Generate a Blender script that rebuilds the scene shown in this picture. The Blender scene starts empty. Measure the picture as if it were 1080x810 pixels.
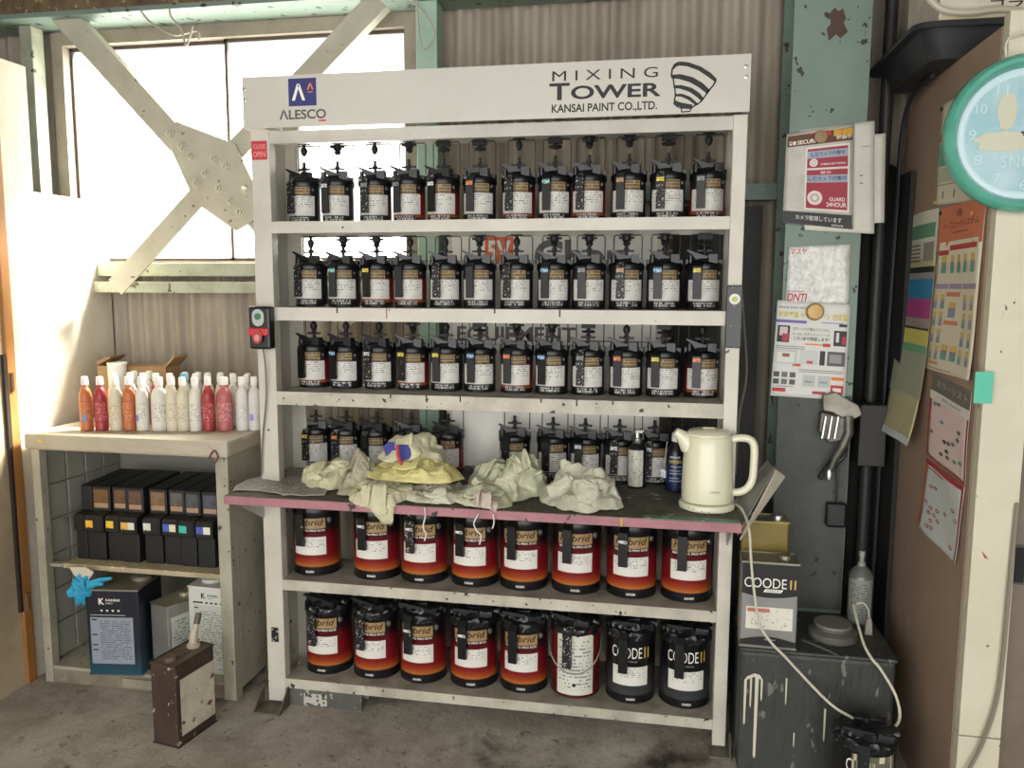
import bpy, bmesh, math, random
from mathutils import Vector, Matrix, noise
R = random.Random(7)
rad = math.radians
scene = bpy.context.scene
col = scene.collection

# ------------------------------------------------------------------ camera
cam_d = bpy.data.cameras.new('camera')
cam_d.sensor_width = 36.0
cam_d.lens = 36.0 * 858.85 / 1080.0
cam_d.clip_start = 0.05
cam = bpy.data.objects.new('camera', cam_d)
col.objects.link(cam)
yaw, pit, rol = -0.1826, -0.1177, 0.0038
cam.matrix_world = (Matrix.Translation((0.5764, -2.6878, 1.5551))
                    @ Matrix.Rotation(-yaw, 4, 'Z') @ Matrix.Rotation(math.pi / 2 + pit, 4, 'X')
                    @ Matrix.Rotation(rol, 4, 'Z'))
scene.camera = cam

# ------------------------------------------------------------------ world, sun, exposure
world = bpy.data.worlds.new('world')
scene.world = world
world.use_nodes = True
bg = world.node_tree.nodes['Background']
bg.inputs['Color'].default_value = (1.0, 0.99, 0.965, 1)
bg.inputs['Strength'].default_value = 4.4

sun_d = bpy.data.lights.new('sun', 'SUN')
sun_d.energy = 95.0
sun_d.angle = rad(16)
sun_d.color = (1.0, 0.95, 0.86)
sun = bpy.data.objects.new('sun', sun_d)
col.objects.link(sun)
sd = Vector((-0.62, -0.45, -0.72)).normalized()
sun.rotation_euler = sd.to_track_quat('-Z', 'Y').to_euler()
sun.location = (2, 4, 6)

scene.view_settings.view_transform = 'Standard'
scene.view_settings.look = 'None'
scene.view_settings.gamma = 1.0
scene.view_settings.use_curve_mapping = False
scene.view_settings.exposure = 0.0

# ------------------------------------------------------------------ materials
def lin(h):
    h = h.lstrip('#')
    o = []
    for i in (0, 2, 4):
        c = int(h[i:i + 2], 16) / 255.0
        o.append(c / 12.92 if c <= 0.04045 else ((c + 0.055) / 1.055) ** 2.4)
    return (o[0], o[1], o[2], 1.0)

MATS = {}
def mat(name, hexc, rough=0.5, metal=0.0, dirt=None, amt=0.35, scale=6.0, chips=None, chip_amt=0.36,
        chip_scale=40.0, bump=0.0, bump_scale=60.0, stretch=(1, 1, 1), coat=0.0, trans=0.0):
    """procedural paint / plastic / metal: a base tone, soft dirt and sharp-edged chips"""
    if name in MATS:
        return MATS[name]
    m = bpy.data.materials.new(name)
    m.use_nodes = True
    nt = m.node_tree
    b = nt.nodes['Principled BSDF']
    b.inputs['Roughness'].default_value = rough
    b.inputs['Metallic'].default_value = metal
    if coat: b.inputs['Coat Weight'].default_value = coat
    if trans: b.inputs['Transmission Weight'].default_value = trans
    tc = nt.nodes.new('ShaderNodeTexCoord')
    mp = nt.nodes.new('ShaderNodeMapping')
    mp.inputs['Scale'].default_value = stretch
    nt.links.new(tc.outputs['Object'], mp.inputs['Vector'])
    c0 = lin(hexc)
    b.inputs['Base Color'].default_value = c0
    cur = None
    if dirt:
        n = nt.nodes.new('ShaderNodeTexNoise')
        n.inputs['Scale'].default_value = scale
        n.inputs['Detail'].default_value = 6.0
        n.inputs['Roughness'].default_value = 0.65
        nt.links.new(mp.outputs[0], n.inputs['Vector'])
        r = nt.nodes.new('ShaderNodeValToRGB')
        r.color_ramp.elements[0].position = 0.40
        r.color_ramp.elements[1].position = 0.72
        r.color_ramp.elements[0].color = (0, 0, 0, 1)
        r.color_ramp.elements[1].color = (amt, amt, amt, 1)
        nt.links.new(n.outputs['Fac'], r.inputs[0])
        mx = nt.nodes.new('ShaderNodeMix'); mx.data_type = 'RGBA'
        mx.inputs['A'].default_value = c0
        mx.inputs['B'].default_value = lin(dirt)
        nt.links.new(r.outputs[0], mx.inputs['Factor'])
        cur = mx.outputs['Result']
    if chips:
        n2 = nt.nodes.new('ShaderNodeTexNoise')
        n2.inputs['Scale'].default_value = chip_scale
        n2.inputs['Detail'].default_value = 3.0
        nt.links.new(mp.outputs[0], n2.inputs['Vector'])
        r2 = nt.nodes.new('ShaderNodeValToRGB')
        r2.color_ramp.interpolation = 'LINEAR'
        r2.color_ramp.elements[0].position = chip_amt
        r2.color_ramp.elements[1].position = chip_amt + 0.02
        r2.color_ramp.elements[0].color = (1, 1, 1, 1)
        r2.color_ramp.elements[1].color = (0, 0, 0, 1)
        nt.links.new(n2.outputs['Fac'], r2.inputs[0])
        mx2 = nt.nodes.new('ShaderNodeMix'); mx2.data_type = 'RGBA'
        mx2.inputs['B'].default_value = lin(chips)
        if cur is None: mx2.inputs['A'].default_value = c0
        else: nt.links.new(cur, mx2.inputs['A'])
        nt.links.new(r2.outputs[0], mx2.inputs['Factor'])
        cur = mx2.outputs['Result']
    if cur is not None:
        nt.links.new(cur, b.inputs['Base Color'])
    if bump:
        n3 = nt.nodes.new('ShaderNodeTexNoise')
        n3.inputs['Scale'].default_value = bump_scale
        n3.inputs['Detail'].default_value = 5.0
        nt.links.new(mp.outputs[0], n3.inputs['Vector'])
        bp = nt.nodes.new('ShaderNodeBump')
        bp.inputs['Strength'].default_value = bump
        bp.inputs['Distance'].default_value = 0.01
        nt.links.new(n3.outputs['Fac'], bp.inputs['Height'])
        nt.links.new(bp.outputs[0], b.inputs['Normal'])
    MATS[name] = m
    return m

def zramp(name, stops, rough=0.35, dirt=None):
    """printed colour bands up the height of a can: stops = [(z, hex)]"""
    if name in MATS: return MATS[name]
    m = bpy.data.materials.new(name); m.use_nodes = True
    nt = m.node_tree; b = nt.nodes['Principled BSDF']
    b.inputs['Roughness'].default_value = rough
    tc = nt.nodes.new('ShaderNodeTexCoord')
    sp = nt.nodes.new('ShaderNodeSeparateXYZ')
    nt.links.new(tc.outputs['Object'], sp.inputs[0])
    top = stops[-1][0]
    d = nt.nodes.new('ShaderNodeMath'); d.operation = 'DIVIDE'; d.inputs[1].default_value = top
    nt.links.new(sp.outputs['Z'], d.inputs[0])
    r = nt.nodes.new('ShaderNodeValToRGB')
    els = r.color_ramp.elements
    els[0].position = stops[0][0] / top; els[0].color = lin(stops[0][1])
    els[1].position = 1.0; els[1].color = lin(stops[-1][1])
    for z, h in stops[1:-1]:
        e = els.new(z / top); e.color = lin(h)
    nt.links.new(d.outputs[0], r.inputs[0])
    nt.links.new(r.outputs[0], b.inputs['Base Color'])
    MATS[name] = m
    return m

def printed(name, paper, ink, rows=10.0, cols=26.0, density=0.5, left=0.06, right=0.94, top=0.92, bottom=0.08, rough=0.6, row_fill=0.5, grime=None):
    """paper with rows of tiny print, drawn in the patch's own UVs"""
    if name in MATS: return MATS[name]
    m = bpy.data.materials.new(name); m.use_nodes = True
    nt = m.node_tree; b = nt.nodes['Principled BSDF']
    b.inputs['Roughness'].default_value = rough
    uv = nt.nodes.new('ShaderNodeUVMap')
    sp = nt.nodes.new('ShaderNodeSeparateXYZ'); nt.links.new(uv.outputs[0], sp.inputs[0])
    def M_(op, a, bb):
        n = nt.nodes.new('ShaderNodeMath'); n.operation = op
        for i, v in enumerate((a, bb)):
            if isinstance(v, (int, float)): n.inputs[i].default_value = v
            elif v is not None: nt.links.new(v, n.inputs[i])
        return n.outputs[0]
    u, v = sp.outputs['X'], sp.outputs['Y']
    vr = M_('MULTIPLY', v, rows)
    frac = M_('FRACT', vr, None)
    line = M_('LESS_THAN', frac, row_fill)
    cmb = nt.nodes.new('ShaderNodeCombineXYZ')
    nt.links.new(M_('MULTIPLY', u, cols), cmb.inputs[0])
    nt.links.new(M_('MULTIPLY', M_('FLOOR', vr, None), 7.31), cmb.inputs[1])
    oi = nt.nodes.new('ShaderNodeObjectInfo')
    nt.links.new(M_('MULTIPLY', oi.outputs['Random'], 50.0), cmb.inputs[2])
    n = nt.nodes.new('ShaderNodeTexNoise'); n.inputs['Scale'].default_value = 1.0; n.inputs['Detail'].default_value = 1.5
    nt.links.new(cmb.outputs[0], n.inputs['Vector'])
    ink_on = M_('GREATER_THAN', n.outputs['Fac'], 1.0 - density)
    mask = M_('MULTIPLY', line, ink_on)
    for cnd in (M_('GREATER_THAN', u, left), M_('LESS_THAN', u, right), M_('GREATER_THAN', v, bottom), M_('LESS_THAN', v, top)):
        mask = M_('MULTIPLY', mask, cnd)
    mask = M_('MULTIPLY', mask, 0.8)
    mx = nt.nodes.new('ShaderNodeMix'); mx.data_type = 'RGBA'
    mx.inputs['A'].default_value = lin(paper); mx.inputs['B'].default_value = lin(ink)
    nt.links.new(mask, mx.inputs['Factor'])
    out = mx.outputs['Result']
    if grime:
        g = nt.nodes.new('ShaderNodeTexNoise'); g.inputs['Scale'].default_value = 4.4; g.inputs['Detail'].default_value = 5.0
        nt.links.new(uv.outputs[0], g.inputs['Vector'])
        gr = nt.nodes.new('ShaderNodeValToRGB'); gr.color_ramp.elements[0].position = .5; gr.color_ramp.elements[1].position = .75
        gr.color_ramp.elements[1].color = (.6, .6, .6, 1)
        nt.links.new(g.outputs['Fac'], gr.inputs[0])
        m2 = nt.nodes.new('ShaderNodeMix'); m2.data_type = 'RGBA'
        nt.links.new(out, m2.inputs['A']); m2.inputs['B'].default_value = lin(grime)
        nt.links.new(gr.outputs[0], m2.inputs['Factor']); out = m2.outputs['Result']
    nt.links.new(out, b.inputs['Base Color'])
    MATS[name] = m
    return m

# ------------------------------------------------------------------ mesh builder
class MB:
    def __init__(s): s.v = []; s.f = []; s.m = []; s.uv = {}
    def quad(s, pts, mi=0, uv=None):
        b = len(s.v); s.v += [tuple(p) for p in pts]; s.f.append(tuple(range(b, b + len(pts)))); s.m.append(mi)
        if uv: s.uv[len(s.f) - 1] = uv
        return s
    def box(s, x0, x1, y0, y1, z0, z1, mi=0, M=None):
        b = len(s.v)
        p = [(x, y, z) for z in (z0, z1) for y in (y0, y1) for x in (x0, x1)]
        if M is not None: p = [tuple(M @ Vector(q)) for q in p]
        s.v += p
        for f in ((0, 2, 3, 1), (4, 5, 7, 6), (0, 1, 5, 4), (2, 6, 7, 3), (0, 4, 6, 2), (1, 3, 7, 5)):
            s.f.append(tuple(b + i for i in f)); s.m.append(mi)
        return s
    def prism(s, poly, t0, t1, axis='Y', mi=0, M=None):
        """poly of 2-D points extruded along axis (Y: poly is x,z; X: y,z; Z: x,y)"""
        def P(a, c, t):
            p = {'Y': (a, t, c), 'X': (t, a, c), 'Z': (a, c, t)}[axis]
            return tuple(M @ Vector(p)) if M is not None else p
        b = len(s.v); n = len(poly)
        s.v += [P(a, c, t0) for a, c in poly] + [P(a, c, t1) for a, c in poly]
        s.f.append(tuple(range(b, b + n))); s.m.append(mi)
        s.f.append(tuple(range(b + 2 * n - 1, b + n - 1, -1))); s.m.append(mi)
        for i in range(n):
            j = (i + 1) % n
            s.f.append((b + j, b + i, b + n + i, b + n + j)); s.m.append(mi)
        return s
    def lathe(s, prof, n=24, c=(0, 0, 0), mi=0, M=None, mis=None, caps=True):
        b = len(s.v); k = len(prof)
        for r, z in prof:
            for i in range(n):
                a = 2 * math.pi * i / n
                p = (c[0] + r * math.cos(a), c[1] + r * math.sin(a), c[2] + z)
                s.v.append(tuple(M @ Vector(p)) if M is not None else p)
        for j in range(k - 1):
            for i in range(n):
                i2 = (i + 1) % n
                s.f.append((b + j * n + i, b + j * n + i2, b + (j + 1) * n + i2, b + (j + 1) * n + i))
                s.m.append(mis[j] if mis else mi)
        if not caps: return s
        s.f.append(tuple(b + i for i in range(n - 1, -1, -1))); s.m.append(mi)
        s.f.append(tuple(b + (k - 1) * n + i for i in range(n))); s.m.append(mis[-1] if mis else mi)
        return s
    def tube(s, pts, r, n=8, mi=0, closed=False):
        pts = [Vector(p) for p in pts]; k = len(pts); b = len(s.v)
        rr = r if isinstance(r, (list, tuple)) else [r] * k
        prev = None
        for i, p in enumerate(pts):
            if closed: t = pts[(i + 1) % k] - pts[i - 1]
            else: t = pts[min(i + 1, k - 1)] - pts[max(i - 1, 0)]
            t.normalize()
            if prev is None:
                a = t.cross(Vector((0, 0, 1)))
                if a.length < 0.2: a = t.cross(Vector((0, 1, 0)))
            else:
                a = prev - t * prev.dot(t)
            a.normalize(); prev = a; c = t.cross(a)
            for q in range(n):
                an = 2 * math.pi * q / n
                s.v.append(tuple(p + (a * math.cos(an) + c * math.sin(an)) * rr[i]))
        for i in range(k if closed else k - 1):
            i2 = (i + 1) % k
            for q in range(n):
                q2 = (q + 1) % n
                s.f.append((b + i * n + q, b + i * n + q2, b + i2 * n + q2, b + i2 * n + q)); s.m.append(mi)
        if not closed:
            s.f.append(tuple(b + q for q in range(n - 1, -1, -1))); s.m.append(mi)
            s.f.append(tuple(b + (k - 1) * n + q for q in range(n))); s.m.append(mi)
        return s
    def patch(s, r, ph0, ph1, z0, z1, n=10, mi=0, thick=0.0006):
        """curved sheet on a can of radius r; ph measured from the front (-Y) towards +X, degrees; carries UVs"""
        def P(ph, rr, z): a = rad(ph); return (rr * math.sin(a), -rr * math.cos(a), z)
        for i in range(n):
            a = ph0 + (ph1 - ph0) * i / n; b_ = ph0 + (ph1 - ph0) * (i + 1) / n
            ro = r + thick
            s.quad([P(a, ro, z0), P(b_, ro, z0), P(b_, ro, z1), P(a, ro, z1)], mi,
                   [(i / n, 0), ((i + 1) / n, 0), ((i + 1) / n, 1), (i / n, 1)])
            s.quad([P(a, r, z1), P(a, ro, z1), P(b_, ro, z1), P(b_, r, z1)], mi)
            s.quad([P(a, r, z0), P(b_, r, z0), P(b_, ro, z0), P(a, ro, z0)], mi)
        for a, fl in ((ph0, 1), (ph1, 0)):
            q = [P(a, r, z0), P(a, r + thick, z0), P(a, r + thick, z1), P(a, r, z1)]
            s.quad(q if not fl else q[::-1], mi)
        return s
    def sheet(s, c00, c10, c11, c01, mi=0, t=0.0008, nrm=None):
        """thin flat sheet with UVs on its front; corners counter-clockwise seen from the front"""
        c = [Vector(p) for p in (c00, c10, c11, c01)]
        nv = Vector(nrm) if nrm else (c[1] - c[0]).cross(c[3] - c[0]).normalized()
        f = [p + nv * t for p in c]
        s.quad(f, mi, [(0, 0), (1, 0), (1, 1), (0, 1)])
        s.quad(c[::-1], mi)
        for i in range(4):
            j = (i + 1) % 4
            s.quad([c[i], c[j], f[j], f[i]], mi)
        return s
    def grid(s, fn, nu, nv, mi=0, u0=0.0, u1=1.0, v0=0.0, v1=1.0):
        """welded sheet of nu x nv quads, fn(u, v) -> 3-D, UVs 0..1"""
        b = len(s.v)
        for j in range(nv + 1):
            for i in range(nu + 1):
                s.v.append(tuple(fn(u0 + (u1 - u0) * i / nu, v0 + (v1 - v0) * j / nv)))
        for j in range(nv):
            for i in range(nu):
                a = b + j * (nu + 1) + i
                s.f.append((a, a + 1, a + nu + 2, a + nu + 1)); s.m.append(mi)
                s.uv[len(s.f) - 1] = [(i / nu, j / nv), ((i + 1) / nu, j / nv), ((i + 1) / nu, (j + 1) / nv), (i / nu, (j + 1) / nv)]
        return s
    def add_mesh(s, me, fn, mi=0):
        b = len(s.v)
        s.v += [tuple(fn(v.co)) for v in me.vertices]
        for p in me.polygons:
            s.f.append(tuple(b + i for i in p.vertices)); s.m.append(mi)
        return s
    def mesh(s, name, mats, smooth=False, angle=40):
        me = bpy.data.meshes.new(name)
        me.from_pydata(s.v, [], s.f)
        for m in (mats if isinstance(mats, (list, tuple)) else [mats]): me.materials.append(m)
        me.polygons.foreach_set('material_index', s.m)
        if s.uv:
            lay = me.uv_layers.new(name='UVMap')
            for fi, uvs in s.uv.items():
                ls = me.polygons[fi].loop_start
                for i, u in enumerate(uvs): lay.data[ls + i].uv = u
        if smooth:
            me.polygons.foreach_set('use_smooth', [True] * len(me.polygons))
            try: me.set_sharp_from_angle(angle=rad(angle))
            except Exception: pass
        me.update()
        return me
    def build(s, name, mats, parent=None, smooth=False, bevel=0.0, loc=None, angle=40):
        o = bpy.data.objects.new(name, s.mesh(name, mats, smooth, angle))
        col.objects.link(o)
        if parent: o.parent = parent
        if loc: o.location = loc
        if bevel:
            md = o.modifiers.new('bevel', 'BEVEL'); md.width = bevel; md.segments = 2; md.limit_method = 'ANGLE'
        return o

def empty(name, loc=(0, 0, 0), rz=0.0, rot=None):
    o = bpy.data.objects.new(name, None)
    o.empty_display_size = 0.05
    col.objects.link(o)
    o.location = loc
    o.rotation_euler = rot if rot else (0, 0, rz)
    return o
def tag(o, label, cat, group=None, kind=None):
    o['label'] = label; o['category'] = cat
    if group: o['group'] = group
    if kind: o['kind'] = kind
    return o
def struct(o, label=None, cat=None):
    o['kind'] = 'structure'
    if label: o['label'] = label
    if cat: o['category'] = cat
    return o
def obj_of(name, me, parent=None, loc=None, rot=None):
    o = bpy.data.objects.new(name, me); col.objects.link(o)
    if parent: o.parent = parent
    if loc: o.location = loc
    if rot: o.rotation_euler = rot
    return o
REMAT = {}
def remat(me, mats):
    key = (me.name, tuple(m.name for m in mats))
    if key not in REMAT:
        c = me.copy(); c.materials.clear()
        for m in mats: c.materials.append(m)
        REMAT[key] = c
    return REMAT[key]

TXT = {}
def text_mesh(s, bold=0.0, space=1.0, shear=0.0):
    """outline of a word as a flat mesh, normalised to height 1 from its own bounds; returns mesh, width"""
    key = (s, bold, space, shear)
    if key in TXT: return TXT[key]
    cu = bpy.data.curves.new('txt', 'FONT')
    cu.body = s; cu.size = 1.0; cu.offset = bold; cu.space_character = space; cu.shear = shear
    cu.resolution_u = 4; cu.extrude = 0.0
    o = bpy.data.objects.new('txt', cu)
    me = bpy.data.meshes.new_from_object(o)
    bpy.data.objects.remove(o)
    xs = [v.co.x for v in me.vertices]; ys = [v.co.y for v in me.vertices]
    x0, x1, y0, y1 = min(xs), max(xs), min(ys), max(ys)
    for v in me.vertices:
        v.co = ((v.co.x - x0) / (y1 - y0), (v.co.y - y0) / (y1 - y0), 0)
    TXT[key] = (me, (x1 - x0) / (y1 - y0))
    return TXT[key]
def put_text(mb, s, x0, x1, z0, z1, fn, mi=0, bold=0.0, space=1.0, shear=0.0):
    """word stretched into the rectangle x0..x1, z0..z1; fn(x, z) -> 3-D"""
    me, w = text_mesh(s, bold, space, shear)
    mb.add_mesh(me, lambda c: fn(x0 + c.x / w * (x1 - x0), z0 + c.y * (z1 - z0)), mi)
    return mb

# ================================================================== shared materials
RACKW = mat('rack white enamel', '#c7c3b7', 0.42, dirt='#8d887a', amt=0.4, scale=4.0, chips='#3a3630', chip_amt=0.262, chip_scale=30)
RACKG = mat('rack grey enamel', '#b9b6ad', 0.42, dirt='#85806f', amt=0.35, scale=4.0)
SHELFTOP = mat('dirty shelf top', '#a39e8e', 0.6, dirt='#5a5448', amt=0.8, scale=9.0)
RACKLOW = mat('worn rack enamel', '#bdb9a9', 0.5, dirt='#6b6455', amt=0.6, scale=7.0, chips='#2c2924', chip_amt=0.335, chip_scale=34)
MINT = mat('mint green steel paint', '#73857a', 0.5, dirt='#5f6f63', amt=0.5, scale=5.0, chips='#2f2b26', chip_amt=0.345, chip_scale=24)
MINTL = mat('pale mint paint', '#a5aa97', 0.5, dirt='#7c7b69', amt=0.7, scale=8.0, chips='#57503f', chip_amt=0.33, chip_scale=22)
BRACE = mat('beige brace paint', '#b3b09f', 0.5, dirt='#8e8874', amt=0.5, scale=6.0, chips='#6a614e', chip_amt=0.29, chip_scale=34)
CORR = mat('weathered corrugated sheet', '#a49a8b', 0.7, dirt='#6a6053', amt=0.6, scale=5.0, stretch=(1, 1, 0.25))
BLACK = mat('black plastic', '#0b0c0f', 0.35)
BLACKM = mat('black matte plastic', '#101113', 0.55)
BLACKSP = mat('paint-splattered black plastic', '#121316', 0.45, chips='#a9a89f', chip_amt=0.38, chip_scale=120)
BLACKSP2 = mat('grimy black plastic', '#0f1113', 0.32, dirt='#2c3232', amt=0.6, scale=30, chips='#8c8c86', chip_amt=0.30, chip_scale=70)
CHROME = mat('bright steel', '#b8b8b4', 0.3, 0.9)
DSTEEL = mat('dark steel wire', '#5b5a57', 0.4, 0.7)
INK = mat('black ink', '#0c0c0e', 0.5)
WHITEP = mat('white paint print', '#e6e4dc', 0.5)

# ================================================================== the setting
# floor
def floor_material():
    m = bpy.data.materials.new('stained concrete'); m.use_nodes = True
    nt = m.node_tree; b = nt.nodes['Principled BSDF']
    b.inputs['Roughness'].default_value = 0.75
    tc = nt.nodes.new('ShaderNodeTexCoord')
    def noise_(scale, det=6, rgh=.6):
        n = nt.nodes.new('ShaderNodeTexNoise'); n.inputs['Scale'].default_value = scale
        n.inputs['Detail'].default_value = det; n.inputs['Roughness'].default_value = rgh
        nt.links.new(tc.outputs['Object'], n.inputs['Vector']); return n
    def ramp(n, p0, p1, c0, c1):
        r = nt.nodes.new('ShaderNodeValToRGB'); e = r.color_ramp.elements
        e[0].position = p0; e[1].position = p1; e[0].color = c0; e[1].color = c1
        nt.links.new(n.outputs['Fac'], r.inputs[0]); return r
    base = ramp(noise_(3.2, 8, .7), .33, .68, lin('#837b6e'), lin('#b9b3a7'))
    k, w = (0, 0, 0, 1), (1, 1, 1, 1)
    cur = base.outputs[0]
    for n, p0, p1, hexc, inv in ((noise_(2.3, 5), .56, .70, '#3a332c', 0), (noise_(95, 2), .275, .285, '#d8d2c4', 1),
                                 (noise_(46, 3), .31, .32, '#2f2924', 1), (noise_(11, 5, .75), .58, .70, '#5a4f43', 0), (noise_(28, 6, .8), .60, .72, '#564c41', 0), (noise_(34, 6, .8), .64, .74, '#bcb4a4', 0)):
        r = ramp(n, p0, p1, w if inv else k, k if inv else w)
        mx = nt.nodes.new('ShaderNodeMix'); mx.data_type = 'RGBA'
        nt.links.new(r.outputs[0], mx.inputs['Factor']); nt.links.new(cur, mx.inputs['A'])
        mx.inputs['B'].default_value = lin(hexc); cur = mx.outputs['Result']
    nt.links.new(cur, b.inputs['Base Color'])
    bp = nt.nodes.new('ShaderNodeBump'); bp.inputs['Strength'].default_value = .6; bp.inputs['Distance'].default_value = .01
    nt.links.new(noise_(30, 8, .7).outputs['Fac'], bp.inputs['Height']); nt.links.new(bp.outputs[0], b.inputs['Normal'])
    return m
struct(MB().box(-3.2, 3.2, -4.6, 0.75, -0.08, 0.0).build('floor', floor_material()), 'stained dark concrete workshop floor with paint specks', 'floor')
struct(MB().box(-3.2, 3.2, -4.2, 0.75, 3.05, 3.12).build('ceiling', mat('grimy ceiling', '#6a665e', 0.8)), 'grimy workshop ceiling above the window', 'ceiling')

# back wall: girts carry corrugated sheets, with a window opening on the left
WX0, WX1, WZ0, WZ1 = -2.06, -0.415, 1.665, 2.585
GIRT = mat('dull girt steel', '#6d7468', 0.6, dirt='#3d3a33', amt=.6, scale=8)
wb = MB()
for z in (0.55, 1.10, 1.90, 2.92): wb.box(-0.41 if 1.6 < z < 2.7 else -2.9, 3.1, 0.628, 0.66, z, z + 0.06)
wall_back = struct(wb.build('wall_back', GIRT), 'corrugated metal back wall behind the rack', 'wall')
def corr_sheet(x0, x1, z0, z1, y=0.605):
    m = MB(); p = 0.076; n = max(4, int((x1 - x0) / p * 10))
    rows = []
    for z in (z0, z1):
        for dy in (0, 0.004):
            b = len(m.v)
            for i in range(n + 1):
                x = x0 + (x1 - x0) * i / n
                m.v.append((x, y + dy + 0.013 * math.sin(2 * math.pi * x / p), z))
            rows.append(b)
    f0, b0, f1, b1 = rows
    for i in range(n):
        for a, c in ((f0, f1), (b1, b0), (f1, b1), (b0, f0)):
            m.f.append((a + i, a + i + 1, c + i + 1, c + i)); m.m.append(0)
    for i in (0, n):
        m.f.append((f0 + i, f1 + i, b1 + i, b0 + i)); m.m.append(0)
    return m.build('corrugated_sheet', CORR, wall_back, smooth=True, angle=60)
corr_sheet(-2.9, -2.06, 0, 3.05)
for a, c in ((-2.06, -1.24), (-1.245, -0.41)):
    corr_sheet(a, c, 0, 1.63); corr_sheet(a, c, 2.66, 3.05)
xx = -0.415; k = 0
while xx < 3.0:
    corr_sheet(xx, xx + 0.765, 0, 3.05, 0.605 - (k % 2) * 0.006); xx += 0.76; k += 1

# other walls (open workshop front behind the camera)
WALLD = mat('dull workshop wall', '#77726a', 0.8, dirt='#4d473f', amt=.6, scale=3)
struct(MB().box(-2.95, -2.85, -4.2, 0.66, 0, 3.05).build('wall_far_left', WALLD), 'dull outer workshop wall beyond the partition', 'wall')
struct(MB().box(3.0, 3.1, -4.2, 0.66, 0, 3.05).build('wall_right', WALLD), 'dull workshop wall far to the right', 'wall')
wf = MB().box(-3.2, -2.9, -4.3, -4.2, 0, 3.05).box(2.9, 3.2, -4.3, -4.2, 0, 3.05).box(-2.9, 2.9, -4.3, -4.2, 2.95, 3.05)
struct(wf.build('wall_front', WALLD), 'workshop front wall with the open shutter doorway', 'wall')

# partition to the left of the cabinet
PANELW = mat('whitewashed board', '#d9d2c2', 0.65, dirt='#a08d6d', amt=.45, scale=3.5, chips='#b08a5a', chip_amt=.22, chip_scale=9)
PANELT = mat('tan board', '#b9a88b', 0.65, dirt='#7b6a52', amt=.6, scale=3.0, chips='#57493a', chip_amt=.25, chip_scale=18)
WOODO = mat('orange-brown timber', '#a9743c', 0.6, dirt='#6b4524', amt=.6, scale=10, stretch=(1, 1, .15))
wl = struct(MB().box(-1.89, -1.85, 0.0, 0.585, 0, 1.92).build('wall_left', PANELW), 'whitewashed board partition beside the old cabinet', 'wall')
MB().box(-1.892, -1.848, -2.6, -0.045, 0, 2.39).build('board', PANELT, wl)
MB().box(-1.895, -1.855, 0.0, 0.165, 1.92, 2.39).build('board', PANELW, wl)
MB().box(-1.893, -1.835, -0.044, -0.002, 0, 2.39).build('timber_strip', WOODO, wl, bevel=.003)
MB().box(-1.848, -1.835, -0.060, -0.046, 0.3, 1.3).build('dark_gap_strip', mat('dark weatherstrip', '#2a2018', .8), wl)
hg = mat('rusty hinge', '#6b5238', .6, .3)
for z in (0.30, 1.16): MB().lathe([(.008, 0), (.008, .07)], 8, (-1.832, -.03, z)).build('hinge', hg, wl, smooth=True)

# window in the back wall
FRAME = mat('brown aluminium frame', '#8f8577', 0.5, dirt='#5e5548', amt=.6, scale=8)
def glass_mat():
    m = bpy.data.materials.new('bright hazy glass'); m.use_nodes = True
    nt = m.node_tree; nt.nodes.clear()
    o = nt.nodes.new('ShaderNodeOutputMaterial')
    t = nt.nodes.new('ShaderNodeBsdfTransparent'); t.inputs[0].default_value = (.97, .98, .97, 1)
    l = nt.nodes.new('ShaderNodeBsdfTranslucent'); l.inputs[0].default_value = (.95, .95, .93, 1)
    mx = nt.nodes.new('ShaderNodeMixShader'); mx.inputs[0].default_value = .30
    nt.links.new(t.outputs[0], mx.inputs[1]); nt.links.new(l.outputs[0], mx.inputs[2]); nt.links.new(mx.outputs[0], o.inputs[0])
    return m
GL = glass_mat()
win = struct(empty('window_1', (0, 0, 0)), 'wide blown-out sliding window with brown frame above the cabinet', 'window')
MB().box(WX0, WX1, .56, .64, WZ1, WZ1 + .055).build('frame_head', FRAME, win)
MB().box(WX0, WX1, .56, .64, WZ0 - .03, WZ0).build('frame_sill', FRAME, win)
MB().box(WX0, WX0 + .055, .56, .64, WZ0, WZ1).build('frame_jamb', FRAME, win)
MB().box(WX1 - .05, WX1, .56, .64, WZ0, WZ1).build('frame_jamb', FRAME, win)
DKF = mat('dark sash', '#4a4038', .5)
for x0, x1, y in ((WX0 + .055, -1.258, .605), (-1.262, WX1 - .05, .59)):
    s_ = MB().box(x0, x0 + .012, y, y + .02, WZ0, WZ1).box(x1 - .012, x1, y, y + .02, WZ0, WZ1)
    s_.box(x0, x1, y, y + .02, WZ0, WZ0 + .014).box(x0, x1, y, y + .02, WZ1 - .014, WZ1)
    sa = s_.build('sash', DKF, win)
    MB().box(x0 + .012, x1 - .012, y + .008, y + .012, WZ0 + .014, WZ1 - .014).build('pane', GL, sa)

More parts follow.
